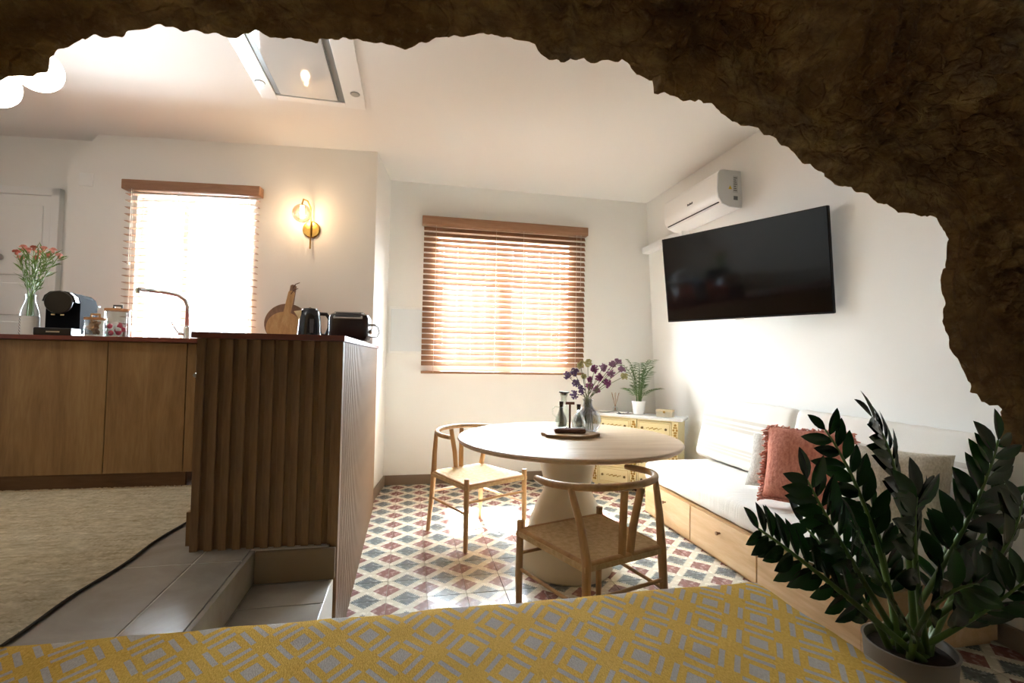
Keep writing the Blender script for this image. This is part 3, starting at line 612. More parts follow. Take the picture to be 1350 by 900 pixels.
# ------------------------------------------------------------------ chairs
cordm = Mat('paper_cord'); v = cordm.coord(); s = cordm.n('ShaderNodeSeparateXYZ'); cordm.l(v, s.inputs[0])
ax = cordm.math('ABSOLUTE', s.outputs[0]); ay = cordm.math('ABSOLUTE', s.outputs[1])
side = cordm.math('GREATER_THAN', cordm.math('MULTIPLY', ax, 0.92), ay); tv = cordm.math('ADD', cordm.math('MULTIPLY', side, cordm.math('SUBTRACT', s.outputs[1], s.outputs[0])), s.outputs[0])
hh = cordm.math('PINGPONG', tv, 0.0042); cordm.set(cordm.ramp(cordm.noise(v, 45, 3), [(0.35, '#c4a679'), (0.65, '#d8bd93')]), 0.85); cordm.bump(hh, 0.9, 0.35)
def make_chair(label, loc, rz, group):
    r = thing('dining_chair', label, 'chair', loc, rz, group)
    SZ = 0.415; RZ_ = 0.69
    for sx in (-1, 1):
        B().tube([(sx * 0.238, 0.225, 0), (sx * 0.240, 0.228, 0.2), (sx * 0.238, 0.225, SZ + 0.035)], [0.0135, 0.0175, 0.0165], 12).obj('front_leg', oak, r, 0.8)
        B().tube([(sx * 0.225, -0.255, 0), (sx * 0.212, -0.235, 0.22), (sx * 0.205, -0.225, SZ), (sx * 0.216, -0.20, 0.55), (sx * 0.235, -0.155, RZ_)], [0.0135, 0.0175, 0.019, 0.016, 0.0135], 12).obj('rear_leg', oak, r, 0.8)
        B().tube([(sx * 0.238, 0.225, 0.23), (sx * 0.211, -0.235, 0.23)], [0.008, 0.008], 10).obj('side_stretcher', oak, r, 0.8)
        B().tube([(sx * 0.238, 0.225, SZ - 0.01), (sx * 0.206, -0.225, SZ - 0.01)], 0.0125, 10).obj('seat_rail', oak, r, 0.8)
        B().tube([(sx * 0.022, -0.225, SZ - 0.01), (sx * 0.028, -0.235, 0.52), (sx * 0.045, -0.262, RZ_ - 0.005)], [0.016, 0.017, 0.016], 10, flat=0.5).obj('splat_bar', oak, r, 0.8)
    B().tube([(-0.238, 0.225, SZ - 0.01), (0.238, 0.225, SZ - 0.01)], 0.0125, 10).obj('seat_rail', oak, r, 0.8)
    B().tube([(-0.206, -0.225, SZ - 0.01), (0.206, -0.225, SZ - 0.01)], 0.0125, 10).obj('seat_rail', oak, r, 0.8)
    B().tube([(-0.24, 0.226, 0.30), (0.24, 0.226, 0.30)], 0.008, 10).obj('front_stretcher', oak, r, 0.8)
    B().tube([(-0.212, -0.236, 0.27), (0.212, -0.236, 0.27)], 0.008, 10).obj('rear_stretcher', oak, r, 0.8)
    pts = []
    for k in range(33):
        a = -PI * 0.06 + (PI * 1.12) * k / 32; pts.append((0.272 * math.cos(a) * (1 if abs(math.cos(a)) < 0.999 else 1), -0.03 - 0.238 * math.sin(a), RZ_ + 0.012 * math.sin(a)))
    pts = [(0.262, 0.06, RZ_ - 0.004)] + pts + [(-0.262, 0.06, RZ_ - 0.004)]
    B().tube(pts, [0.013] + [0.0155] * 33 + [0.013], 12).obj('top_rail', oak, r, 0.9)
    # woven seat: dished pad wrapped round the rails
    nx, ny = 20, 18; v = []; f = []
    for j in range(ny + 1):
        t = j / ny; y = -0.238 + t * 0.476; hw = 0.222 + t * 0.032
        for i in range(nx + 1):
            u = -1 + 2 * i / nx; e = max(abs(u), abs(2 * t - 1)); dish = -0.020 * (1 - min(1, max(u * u, (2 * t - 1) ** 2)) ** 1.5) ; rim = -0.018 if e > 0.999 else 0
            v.append((u * hw, y, SZ + 0.006 + dish + rim))
    n = len(v); v += [(x, y, min(z, SZ) - 0.022) for x, y, z in v]
    for j in range(ny):
        for i in range(nx):
            a = j * (nx + 1) + i; f.append((a, a + 1, a + nx + 2, a + nx + 1)); f.append((n + a, n + a + nx + 1, n + a + nx + 2, n + a + 1))
    bd = [i for i in range(nx + 1)] + [j * (nx + 1) + nx for j in range(1, ny + 1)] + [ny * (nx + 1) + i for i in range(nx - 1, -1, -1)] + [j * (nx + 1) for j in range(ny - 1, 0, -1)]
    for a, b in zip(bd, bd[1:] + bd[:1]): f.append((a, n + a, n + b, b))
    link('woven_seat', mesh('woven_seat', v, f), cordm.m, r, 0.9)
    return r
ch1 = make_chair('sunlit oak wishbone-style chair between the table and the blind window', (0.4675, 3.351, 0.0008), math.atan2(-0.47, -0.88), None)
ch2 = copy_tree(ch1); ch2.location = (0.82, 2.10, 0.0008); ch2.rotation_euler = (0, 0, math.radians(18)); ch2['label'] = 'oak wishbone-style chair with its back to the yellow bed'

# ------------------------------------------------------------------ on the table
zt = TZ
c = at(750, 575, 'z', zt); ty = thing('wood_slice_tray', 'bark-edged wooden slice tray at the middle of the table', 'tray', c)
pts = [((0.165 + 0.014 * math.sin(3 * a + 1) + 0.008 * math.sin(7 * a)) * math.cos(a), (0.105 + 0.01 * math.sin(4 * a)) * math.sin(a)) for a in [2 * PI * k / 44 for k in range(44)]]
B().prism(pts, 0.001, 0.020, RZ(math.radians(-12))).obj('slice', wood('slice_wood', '#b08a5e', '#c9a87c', '#d8bd95', 'x', 2), ty, 0.6)
B().prism([(x * 1.012, y * 1.015) for x, y in pts], 0.003, 0.017, RZ(math.radians(-12))).obj('bark', plain('bark', '#8f7352', 0.9, bump=0.8, bscale=50), ty, 0.6)
zt2 = zt + 0.021
c = at(751, 570, 'z', zt2); cd_ = thing('cruet_caddy', 'dark walnut cruet stand with a T-shaped handle', 'cruet stand', c, math.radians(-12))
B().box(-0.095, 0.095, -0.036, 0.036, 0.0, 0.028, bev=0.012).obj('base', walnut, cd_, 0.6)
B().tube([(0, 0, 0.028), (0, 0, 0.168)], 0.0065, 10).tube([(-0.026, 0, 0.174), (0.026, 0, 0.174)], 0.0085, 10).obj('handle', walnut, cd_, 0.6)
def cruet(dx, lab, h, r):
    q = cd_.matrix_basis if False else RZ(math.radians(-12)); p = c + q @ Vector((dx, 0, 0.0285))
    g = thing('cruet_bottle', lab, 'bottle', p)
    B().lathe([(r * 0.8, 0), (r, 0.006), (r, h * 0.30), (r * 0.8, h * 0.5), (0.014, h * 0.72), (0.012, h), (0.016, h + 0.005), (0.013, h + 0.005), (0.010, h * 0.75), (r * 0.93, h * 0.3), (r * 0.9, 0.008), (0, 0.008)], 28).obj('glass_body', clear_glass, g, 0.8)
    B().lathe([(0.010, h - 0.012), (0.0125, h + 0.02), (0, h + 0.021)], 16).obj('stopper', cork, g, 0.6)
    return g
cb = cruet(-0.052, 'small cork-stoppered cruet bottle with a loop handle in walnut stand', 0.135, 0.036)
B().tube([(-0.030, 0, 0.06), (-0.052, 0, 0.08), (-0.055, 0, 0.11), (-0.035, 0, 0.125), (-0.014, 0, 0.12)], 0.004, 8).obj('loop_handle', clear_glass, cb, 3.1)
cruet(0.052, 'squat cork-stoppered cruet bottle nearer the vase in walnut stand', 0.120, 0.042)
p = at(743, 563, 'z', zt); tall = thing('glass_carafe', 'tall clear glass carafe with flat dark stopper behind the cruets', 'carafe', p)
B().lathe([(0.036, 0), (0.04, 0.006), (0.04, 0.10), (0.022, 0.16), (0.020, 0.20), (0.03, 0.228), (0.027, 0.228), (0.017, 0.20), (0.02, 0.16), (0.037, 0.10), (0.037, 0.008), (0, 0.008)], 28).obj('glass_body', clear_glass, tall, 0.8)
B().lathe([(0.018, 0.215), (0.020, 0.228), (0.036, 0.232), (0.036, 0.238), (0, 0.240)], 24).obj('stopper', black_matte, tall, 0.6)
vp = ty.location + Vector((0.172, 0.150, 0.0005)); vs = thing('round_vase', 'round smoky glass vase of dried flowers on the table', 'vase', vp)
B().lathe([(0.03, 0), (0.055, 0.006), (0.078, 0.035), (0.086, 0.07), (0.080, 0.105), (0.06, 0.135), (0.036, 0.155), (0.026, 0.172), (0.027, 0.195), (0.034, 0.207), (0.031, 0.207), (0.024, 0.19), (0.033, 0.155), (0.077, 0.105), (0.083, 0.07), (0.052, 0.009), (0, 0.009)], 40).obj('glass_body', smoke_glass, vs, 0.9)
purple = [plain('statice_purple', '#8c4678', 0.8), plain('statice_violet', '#755f8a', 0.8), plain('statice_mauve', '#a27898', 0.8), plain('statice_yellow', '#b8b27c', 0.8)]
stem_d = plain('dry_stem', '#5f6a42', 0.8)
fts = [(748, 495, 1), (757, 490, 1), (765, 480, 3), (775, 478, 3), (778, 500, 0), (784, 486, 0), (790, 497, 0), (795, 484, 2), (800, 505, 0), (808, 480, 2), (815, 476, 2), (820, 487, 2), (823, 496, 3), (757, 520, 1), (766, 514, 1), (787, 512, 0), (777, 508, 0), (805, 492, 2), (760, 505, 1), (770, 496, 3)]
def dpath(q, tp): return [q * 2.0 + Vector((0, 0, 0.016)), q + Vector((0, 0, 0.177)), q * 1.12 + Vector((0, 0, 0.217)), q.lerp(tp, 0.5) + Vector((0, 0, 0.118)), tp]
dtips, dslots, dpaths, dsamp = arrange(fts, vp, vp.y, 0.12, 0.0045, dpath, 0.029)
for i, (px, py, ci) in enumerate(fts):
    O = Vector((0, 0, 0.012)); tp = dtips[i] - O
    f = thing('dried_flower', ['magenta', 'violet-blue', 'pale mauve', 'yellow'][ci] + ' dried statice sprig in the smoky glass vase', 'flower', vp + O, 0, 'dried flowers in the smoky vase')
    B().tube([p - O for p in dpaths[i]], 0.0016, 6).obj('stem', stem_d, f, 3.1)
    # the head may touch its neighbours but is sized by the gap to the nearest head
    near = min((dtips[i] - t).length for k, t in enumerate(dtips) if k != i)
    R_ = max(0.024, min(0.034, near * 0.56)); bl = B()
    for q in range(46):
        d = Vector((rnd.gauss(0, 1), rnd.gauss(0, 1), rnd.gauss(0, 1))).normalized(); rb = rnd.uniform(0.0045, 0.0085) * (0.6 + 0.4 * R_ / 0.031)
        bl.ball(tp + d * (R_ - rb) * rnd.random() ** 0.5, rb, 5, 3, (1, 1, rnd.uniform(.7, 1.0)))
    bl.obj('blossom', purple[ci], f)

# ------------------------------------------------------------------ corner dresser
DZ = 0.70
L_ = Vector((1.725, 4.455, 0)); R_ = Vector((2.335, 3.885, 0)); dl = (R_ - L_); DW = dl.length; da = math.atan2(dl.y, dl.x)
dc = thing('corner_dresser', 'cream dresser with gilt carving and marble top set across the corner', 'dresser', (L_ + R_) / 2, da)
dm = plain('dresser_cream', '#e8d9a8', 0.5, bump=0.04, bscale=30); gilt = plain('gilt', '#a8853c', 0.35, 0.6); dgold = plain('drawer_line', '#b6974f', 0.5)
h = DW / 2; dd = 0.265
B().box(-h + 0.02, h - 0.02, 0.012, dd, 0.03, DZ - 0.025).obj('carcass', dm, dc)
B().box(-h - 0.01, h + 0.015, -0.012, dd, DZ - 0.024, DZ, bev=0.006).obj('marble_top', marble, dc, 0.6)
rows_ = [(0.535, 0.66), (0.375, 0.52), (0.215, 0.36), (0.055, 0.20)]
for (x0, x1) in ((-h + 0.08, -0.035), (0.035, h - 0.08)):
    for (z0, z1) in rows_:
        dw = B().box(x0, x1, -0.004, 0.012, z0, z1, bev=0.004).obj('drawer', dm, dc)
        ln = B(); i_ = 0.012
        for a in ((x0 + i_, x1 - i_, z0 + i_, z0 + i_ + .003), (x0 + i_, x1 - i_, z1 - i_ - .003, z1 - i_), (x0 + i_, x0 + i_ + .003, z0 + i_, z1 - i_), (x1 - i_ - .003, x1 - i_, z0 + i_, z1 - i_)): ln.box(a[0], a[1], -0.006, -0.003, a[2], a[3])
        ln.obj('gilt_line', dgold, dw)
        zc = (z0 + z1) / 2; xm = (x0 + x1) / 2; w2 = (x1 - x0) / 2
        for sx in (-1, 1): B().lathe([(0, 0.02), (0.009, 0.018), (0.012, 0.01), (0.005, 0.0)], 12, T((xm + sx * (w2 - 0.045), -0.004, zc)) @ Matrix.Rotation(PI / 2, 4, 'X')).obj('knob', plain('old_brass', '#6d5730', 0.4, 0.7), dw, 0.8)
        cv = B()
        for k in range(11): cv.ball((xm + (k - 5) * (w2 - 0.08) / 5.5, -0.005, zc + 0.006 * math.sin(k * 2.1)), 0.009 - 0.0006 * abs(k - 5), 7, 4, (1.1, 0.5, 0.7))
        cv.obj('carving', gilt, dw)
for xc in (-h + 0.045, 0.0, h - 0.045):
    ps = B().box(xc - 0.026, xc + 0.026, -0.008, 0.012, 0.05, DZ - 0.03, bev=0.003).obj('pilaster', dm, dc)
    cv = B(); r2 = random.Random(int(xc * 1000))
    for k in range(26):
        z = 0.08 + k * 0.0225
        for sx in (-1, 1): cv.ball((xc + sx * (0.008 + 0.006 * math.sin(k * 1.7)), -0.009, z), r2.uniform(.008, .012), 6, 4, (1, .5, 1.1))
    cv.obj('carving', gilt, ps)
for sx in (-1, 1):
    for yy in (0.03, dd - 0.03): B().lathe([(0.014, 0), (0.02, 0.03)], 12, T((sx * (h - 0.05), yy, 0.0008))).obj('foot', dm, dc)
DNV = Vector((-math.sin(da), math.cos(da), 0))
def ond(px, d):
    p = atp(px, 540, (L_ + R_) / 2 + DNV * d, DNV); return Vector((p.x, p.y, DZ + 0.0005))
pp = ond(842, 0.14); pt = thing('potted_palm', 'small palm in a white ceramic pot on the marble top', 'plant', pp); pt.scale = (1.12, 1.12, 1.08)
B().lathe([(0.040, 0), (0.044, 0.004), (0.056, 0.105), (0.058, 0.115), (0.053, 0.115), (0.050, 0.095)], 28, None, (True, False)).obj('pot', white_ceramic, pt, 0.7)
B().lathe([(0, 0.098), (0.051, 0.096)], 20).obj('soil', soil, pt)
palm = plain('palm_green', '#4f6b35', 0.55); r3 = random.Random(5)
for k in range(16):
    a = 2.4 * k; R0 = 0.02; sp = (0.05 + 0.15 * r3.random()) * (1 if math.sin(a) < 0.2 and math.cos(a) < 0.6 else 0.45); H = 0.14 + 0.26 * r3.random() if k > 7 else 0.40 + 0.10 * r3.random()
    p_ = [Vector((math.cos(a) * (R0 + sp * t * t), math.sin(a) * (R0 + sp * t * t), 0.10 + H * (t - 0.25 * t ** 3))) for t in [q / 6 for q in range(7)]]
    fr = B().tube(p_, [0.0025] * 5 + [0.0015] * 2, 5)
    for q in range(9):
        t = 0.35 + 0.65 * q / 8; s_ = t * 6; i0 = min(5, int(s_)); p = p_[i0].lerp(p_[i0 + 1], s_ - i0); d0 = (p_[i0 + 1] - p_[i0]).normalized(); sd = d0.cross(Vector((0, 0, 1))).normalized()
        for sg in (-1, 1):
            d = (d0 * 0.6 + sd * sg).normalized(); Lf = 0.08 * (1 if math.sin(a) < 0.5 else 0.7) * (1 - 0.4 * abs(t - 0.65)); w = d.cross(Vector((0, 0, 1))).normalized() * 0.0058
            fr.add([p, p + d * Lf * 0.45 + w, p + d * Lf - Vector((0, 0, 0.012)), p + d * Lf * 0.45 - w], [(0, 1, 2, 3)])
    fr.obj('frond', palm, pt)
rd = ond(811, 0.15); dfu = thing('reed_diffuser', 'small reed diffuser bottle with thin wooden sticks', 'diffuser', rd)
B().lathe([(0.02, 0), (0.024, 0.004), (0.024, 0.045), (0.012, 0.055), (0.012, 0.066), (0.014, 0.066)], 20).obj('bottle', clear_glass, dfu, 0.8)
for k in range(6):
    a = k * 1.05; B().tube([(-math.cos(a) * .012, -math.sin(a) * .012, 0.01), (math.cos(a) * .04, math.sin(a) * .04, 0.19)], 0.0017, 5).obj('reed', plain('reed', '#a9805a', 0.8), dfu)
q = ond(822, 0.06); dish = thing('trinket_dish', 'black and white marbled trinket dish in front of the diffuser', 'dish', q)
m = Mat('marbled_dish'); m.set(m.ramp(m.noise(m.coord(), 22, 3, 0.5, 1.0), [(0.47, '#191919'), (0.52, '#eceae6')]), 0.2)
B().lathe([(0.05, 0), (0.058, 0.003), (0.068, 0.014), (0.065, 0.014), (0.05, 0.006), (0, 0.006)], 32, Matrix.Diagonal((1.15, 0.8, 1, 1))).obj('dish_body', m.m, dish, 0.9)
q = ond(797, 0.10); pl = thing('white_saucer', 'flat white saucer beside the marbled dish', 'saucer', q)
B().lathe([(0.04, 0), (0.055, 0.004), (0.068, 0.010), (0.066, 0.011), (0.05, 0.006), (0, 0.006)], 32).obj('saucer_body', white_ceramic, pl, 0.9)
q = ond(877, 0.09); bx = thing('keepsake_box', 'cream painted keepsake box with lid on the dresser corner', 'box', q, da)
B().box(-0.072, 0.072, -0.04, 0.04, 0.0, 0.045, bev=0.003).obj('box_body', plain('box_cream', '#e7dec4', 0.6, var=0.3, vscale=30), bx)
B().box(-0.074, 0.074, -0.042, 0.042, 0.047, 0.066, bev=0.003).obj('lid', plain('box_lid', '#e6d7b4', 0.6, var=0.3, vscale=30), bx)
B().box(-0.01, 0.01, -0.046, -0.04, 0.036, 0.056, bev=0.001).obj('clasp', gilt, bx)

# ------------------------------------------------------------------ bench, mattress, cushions
SX = 1.84; Y0, Y1 = 1.67, 3.57
bn = thing('storage_bench', 'long wooden storage bench with drawers against the white wall', 'bench', (2.2, 2.6, 0))
B().box(SX + 0.02, 2.53, Y0, Y1, 0.025, 0.268).obj('carcass', bench_wood, bn, None, True)
B().box(SX + 0.03, 2.52, Y0 + 0.02, Y1 - 0.02, 0.0008, 0.025).obj('plinth', bench_wood, bn, None, True)
B().box(SX + 0.0, SX + 0.03, Y0, Y0 + 0.022, 0.01, 0.268, bev=0.002).obj('end_post', bench_wood, bn, None, True)
for k in range(3):
    a, b = Y1 - 0.632 * (k + 1) + 0.006, Y1 - 0.632 * k - 0.004
    a = max(a, Y0 + 0.024)
    d = B().box(SX, SX + 0.02, a, b, 0.028, 0.256, bev=0.002).obj('drawer', bench_wood, bn, None, True)
    yc = (a + b) / 2
    B().lathe([(0.006, 0), (0.006, 0.012), (0.011, 0.018), (0.011, 0.026), (0, 0.027)], 14, T((SX, yc, 0.185)) @ Matrix.Rotation(-PI / 2, 4, 'Y')).obj('knob', plain('knob_wood', '#8a5f38', 0.5), d, 0.8)
# mattress with softened edges
def soft_box(x0, x1, y0, y1, z0, z1, r, nx, ny, nz, amp=0.004, seed=1.0, M=None):
    bm = bmesh.new(); bmesh.ops.create_cube(bm, size=1)
    bmesh.ops.subdivide_edges(bm, edges=bm.edges[:], cuts=1, use_grid_fill=True); bm.free()
    v = []; f = []
    def face(fn, n, m):
        k = len(v)
        for j in range(m + 1):
            for i in range(n + 1): v.append(fn(i / n, j / m))
        for j in range(m):
            for i in range(n): a = k + j * (n + 1) + i; f.append((a, a + 1, a + n + 2, a + n + 1))
    face(lambda s, t: Vector((s, t, 1)), nx, ny); face(lambda s, t: Vector((s, 1 - t, 0)), nx, ny)
    face(lambda s, t: Vector((s, 0, t)), nx, nz); face(lambda s, t: Vector((1 - s, 1, t)), nx, nz)
    face(lambda s, t: Vector((0, 1 - s, t)), ny, nz); face(lambda s, t: Vector((1, s, t)), ny, nz)
    out = []
    for p in v:
        q = Vector((x0 + p.x * (x1 - x0), y0 + p.y * (y1 - y0), z0 + p.z * (z1 - z0)))
        c = Vector((min(max(q.x, x0 + r), x1 - r), min(max(q.y, y0 + r), y1 - r), min(max(q.z, z0 + r), z1 - r)))
        d = q - c
        if d.length > 1e-9: q = c + d.normalized() * r
        nv = d.normalized() if d.length > 1e-9 else Vector((0, 0, 0))
        q = q + nv * amp * noise.noise(Vector((q.x * 9, q.y * 14, q.z * 9 + seed)))
        out.append(tuple(M @ q) if M is not None else tuple(q))
    me = mesh('soft', out, f); bm = bmesh.new(); bm.from_mesh(me); bmesh.ops.remove_doubles(bm, verts=bm.verts[:], dist=1e-4); bm.to_mesh(me); bm.free(); return me
mm = Mat('mattress_cover'); v = mm.coord(); s = mm.n('ShaderNodeSeparateXYZ'); mm.l(v, s.inputs[0])
mm.set('#ebe6de', 0.95); wr = mm.noise(mm.coord((1, 6, 0.7)), 6, 3, 0.5, 0.4); mm.bump(mm.math('ADD', mm.math('MULTIPLY', wr, 6.0), mm.noise(v, 320, 2)), 0.22, 0.01)
ms_ = tag(link('seat_mattress', soft_box(SX - 0.012, 2.50, Y0 - 0.01, Y1 + 0.01, 0.275, 0.425, 0.045, 14, 60, 8, 0.005), mm.m, None, 3.1), 'long cream seat mattress lying on the storage bench', 'mattress')
# back cushions with stripe bands
def stripe_mat(name, bands, base='#e9e4dc', band='#cfc6ba'):
    m = Mat(name); v = m.coord(); s = m.n('ShaderNodeSeparateXYZ'); m.l(v, s.inputs[0]); acc = None
    for c, w in bands:
        b = m.math('LESS_THAN', m.math('ABSOLUTE', m.math('SUBTRACT', s.outputs[2], c)), w); acc = b if acc is None else m.math('ADD', acc, b)
    m.set(m.mix(m.math('MINIMUM', acc, 1.0), base, band), 0.95); m.bump(m.noise(v, 280, 2), 0.3, 0.006); return m.m
sm_ = stripe_mat('striped_linen', [(0.33, 0.012), (0.29, 0.009), (0.26, 0.012), (0.12, 0.010), (0.095, 0.007), (0.07, 0.010)])
for (a, b, lab) in ((2.705, 3.66, 'striped cream back cushion on the bench end by the dresser'), (1.64, 2.69, 'striped cream back cushion on the bench behind the potted plant')):
    zb, ztp = 0.442, 0.90; x_b, x_t = 2.36, 2.475
    ang = math.atan2(x_t - x_b, ztp - zb)
    c = Vector((x_b, (a + b) / 2, zb)); hl = (b - a) / 2
    o = link('back_cushion', soft_box(-0.045, 0.045, -hl, hl, 0.0, 0.485, 0.04, 5, 40, 24, 0.005, a), sm_, None, 3.1)
    o.location = c; o.rotation_euler = (0, ang, 0); tag(o, lab, 'cushion', 'striped back cushions')
def pillow(w, h, t, n=22, amp=0.004, seed=0):
    v = []; f = []
    for sgn in (1, -1):
        for j in range(n + 1):
            for i in range(n + 1):
                u = -1 + 2 * i / n; q = -1 + 2 * j / n
                th = (max(0, 1 - u ** 4) ** 0.6) * (max(0, 1 - q ** 4) ** 0.6)
                px = u * (1 - 0.06 * (1 - q * q) * abs(u) ** 3); pz = q * (1 - 0.06 * (1 - u * u) * abs(q) ** 3)
                nz = noise.noise(Vector((u * 2.5, q * 2.5, seed + sgn))) * amp * 2
                v.append((px * w / 2, -sgn * (t / 2 * th + nz * th), h / 2 + pz * h / 2))
    N = (n + 1) ** 2
    for s_ in (0, 1):
        for j in range(n):
            for i in range(n):
                a = s_ * N + j * (n + 1) + i; q = (a, a + 1, a + n + 2, a + n + 1); f.append(q if s_ == 0 else q[::-1])
    me = mesh('pillow', v, f); bm = bmesh.new(); bm.from_mesh(me); bmesh.ops.remove_doubles(bm, verts=bm.verts[:], dist=2e-4); bm.to_mesh(me); bm.free(); return me
def linen(name, c1, c2, sc=130):
    m = Mat(name); v = m.coord((1, 1, 0.5)); n = m.noise(v, sc, 3, 0.6); m.set(m.ramp(n, [(0.35, c1), (0.65, c2)]), 0.95); m.bump(m.math('ADD', n, m.noise(m.coord((1, 1, .25)), 60, 2)), 0.5, 0.008); return m.m
def place(o, loc, face, lean):
    # face: heading of the pillow's front normal (local -Y), lean back
    o.rotation_euler = (Matrix.Rotation(face, 3, 'Z') @ Matrix.Rotation(-lean, 3, 'X')).to_euler(); o.location = loc
g1 = tag(link('linen_cushion', pillow(0.34, 0.34, 0.13, seed=2), linen('grey_linen', '#b3aca2', '#d6d0c8'), None, 3.1), 'light grey linen cushion tucked behind the coral cushion', 'cushion')
place(g1, (2.14, 2.53, 0.452), math.radians(-58), math.radians(24))
cq = thing('coral_cushion', 'coral red cushion with shaggy tassel edges on the bench', 'cushion', (2.055, 2.215, 0.455))
coral = linen('coral_linen', '#c27864', '#db9682', 90)
place(cq, (2.055, 2.215, 0.455), math.radians(-52), math.radians(20))
link('cover', pillow(0.42, 0.42, 0.15, seed=5), coral, cq, 3.1)
ts = B(); r4 = random.Random(9)
for side in range(4):
    for k in range(46):
        t = -0.2 + 0.4 * (k + r4.random()) / 46; L = r4.uniform(0.022, 0.042)
        for q in range(3):
            e = 0.192; d = {0: Vector((0, 0, 1)), 1: Vector((1, 0, 0)), 2: Vector((0, 0, -0.45)), 3: Vector((-1, 0, 0))}[side]
            p = {0: Vector((t, 0, 0.2 + e)), 1: Vector((e, 0, 0.2 + t)), 2: Vector((t, 0, 0.2 - e)), 3: Vector((-e, 0, 0.2 + t))}[side]
            d = (d + Vector((r4.gauss(0, .35), r4.gauss(0, .5), r4.gauss(0, .35)))).normalized()
            if side == 2: d.z = abs(d.z) * 0.1; d.y = -abs(d.y) - 0.6; d.normalize()
            ts.tube([p, p + d * L * 0.6, p + d * L + Vector((r4.gauss(0, .006), r4.gauss(0, .006), -0.008 if side != 2 else 0))], [0.003, 0.0045, 0.003], 4)
tso = ts.obj('tassel_fringe', coral, cq, 3.1); tso['kind'] = 'stuff'
g2 = tag(link('linen_cushion', pillow(0.42, 0.40, 0.15, seed=8), linen('beige_linen', '#c2b7a4', '#ddd4c5'), None, 3.1), 'beige woven linen cushion behind the potted plant', 'cushion')
place(g2, (2.12, 1.81, 0.452), math.radians(-60), math.radians(24))

# ------------------------------------------------------------------ television and air conditioner
tvy = math.radians(26.2); tvt = math.radians(8.4); TW = 1.128; TH = TW * 0.5625
cen = Vector((2.149, 2.894, 1.821)); wd = Vector((math.sin(tvy), -math.cos(tvy), 0)); fn = Vector((-math.cos(tvy), -math.sin(tvy), 0)); up = Vector((0, 0, 1)) * math.cos(tvt) + fn * math.sin(tvt); nn = wd.cross(up)
if nn.dot(fn) < 0: nn = -nn
TM = Matrix(((wd.x, -nn.x, up.x, 0), (wd.y, -nn.y, up.y, 0), (wd.z, -nn.z, up.z, 0), (0, 0, 0, 1)))
tvo = thing('television', 'black flat television on a swivel bracket above the bench', 'television', cen)
B().box(-TW / 2, TW / 2, 0.003, 0.035, -TH / 2, TH / 2, bev=0.004, M=TM).obj('casing', black_matte, tvo)
B().box(-TW / 2 + 0.006, TW / 2 - 0.006, 0.0, 0.0035, -TH / 2 + 0.012, TH / 2 - 0.006, M=TM).obj('screen', plain('tv_screen', '#060607', 0.08), tvo)
B().box(-0.03, 0.03, -0.001, 0.0, -TH / 2 - 0.004, -TH / 2 + 0.004, M=TM).obj('logo_bar', steel, tvo)
wxx = wallx(1.94) - 0.004 - cen.x
B().box(-0.15, 0.15, 0.036, 0.05, -0.12, 0.12, M=TM).box(wxx - 0.02, wxx, -0.12, 0.12, -0.1, 0.1).tube([TM @ Vector((0, 0.05, 0)), (0.13, -0.12, 0), (wxx - 0.02, 0.0, 0)], 0.018, 8).obj('wall_bracket', black_matte, tvo)
# air conditioner
AZ0, AZ1, AY0, AY1 = 2.385, 2.665, 3.23, 4.02
wx = wallx(2.5); ac = thing('air_conditioner', 'white wall-mounted air conditioner above the television', 'air conditioner', (wx - 0.1, 3.62, AZ0))
hgt = AZ1 - AZ0
pf = [(0.0, 0.0), (-0.10, 0.0), (-0.165, 0.022), (-0.195, 0.065), (-0.205, 0.12), (-0.200, hgt - 0.03), (-0.185, hgt - 0.006), (-0.16, hgt), (0.0, hgt)]
AM = Matrix(((1, 0, 0, wx), (0, 0, 1, 0), (0, 1, 0, AZ0), (0, 0, 0, 1)))
B().prism(pf, AY0 + 0.012, AY1, AM).obj('body', white_gloss, ac, 0.5, True)
B().prism([(x * 1.01, z) for x, z in pf], AY0, AY0 + 0.012, AM).obj('end_cap', plain('ac_grey', '#dfe2e4', 0.4), ac, 0.5, True)
B().box(-0.17, -0.095, 0, AY1 - AY0 - 0.06, 0.0, 0.004, M=T((wx, AY0 + 0.03, AZ0 + 0.018)) @ Matrix.Rotation(math.radians(20), 4, 'Y')).obj('air_flap', white_gloss, ac, None, True)
B().box(-0.183, -0.165, 0, AY1 - AY0 - 0.05, 0.0, 0.005, M=T((wx, AY0 + 0.025, AZ0 + 0.034))).obj('air_slot', black_matte, ac, None, True)
def sticker(x0, x1, z0, z1, col, d=0.0008): return B().box(wx + x0, wx + x1, AY0 - d, AY0, AZ0 + z0, AZ0 + z1)
sticker(-0.075, -0.035, 0.11, 0.24, '#ccc').obj('rating_label', plain('label_grey', '#c9cdd0', 0.5), ac, None, True)
for k in range(7): sticker(-0.071, -0.042 - 0.004 * (k % 3), 0.125 + k * 0.016, 0.131 + k * 0.016, '', 0.0014).obj('label_line', plain('label_ink', '#4a4d50', 0.6), ac, None, True)
sticker(-0.07, -0.035, 0.055, 0.085, '').obj('small_label', plain('label_dark', '#6d7175', 0.5), ac, None, True)
B().prism([(wx - 0.115, AZ0 + 0.135), (wx - 0.085, AZ0 + 0.135), (wx - 0.100, AZ0 + 0.163)], -(AY0), -(AY0 - 0.0014), Matrix(((1, 0, 0, 0), (0, 0, -1, 0), (0, 1, 0, 0), (0, 0, 0, 1)))).obj('warning_triangle', plain('warning_yellow', '#e2c21c', 0.5), ac, None, True)
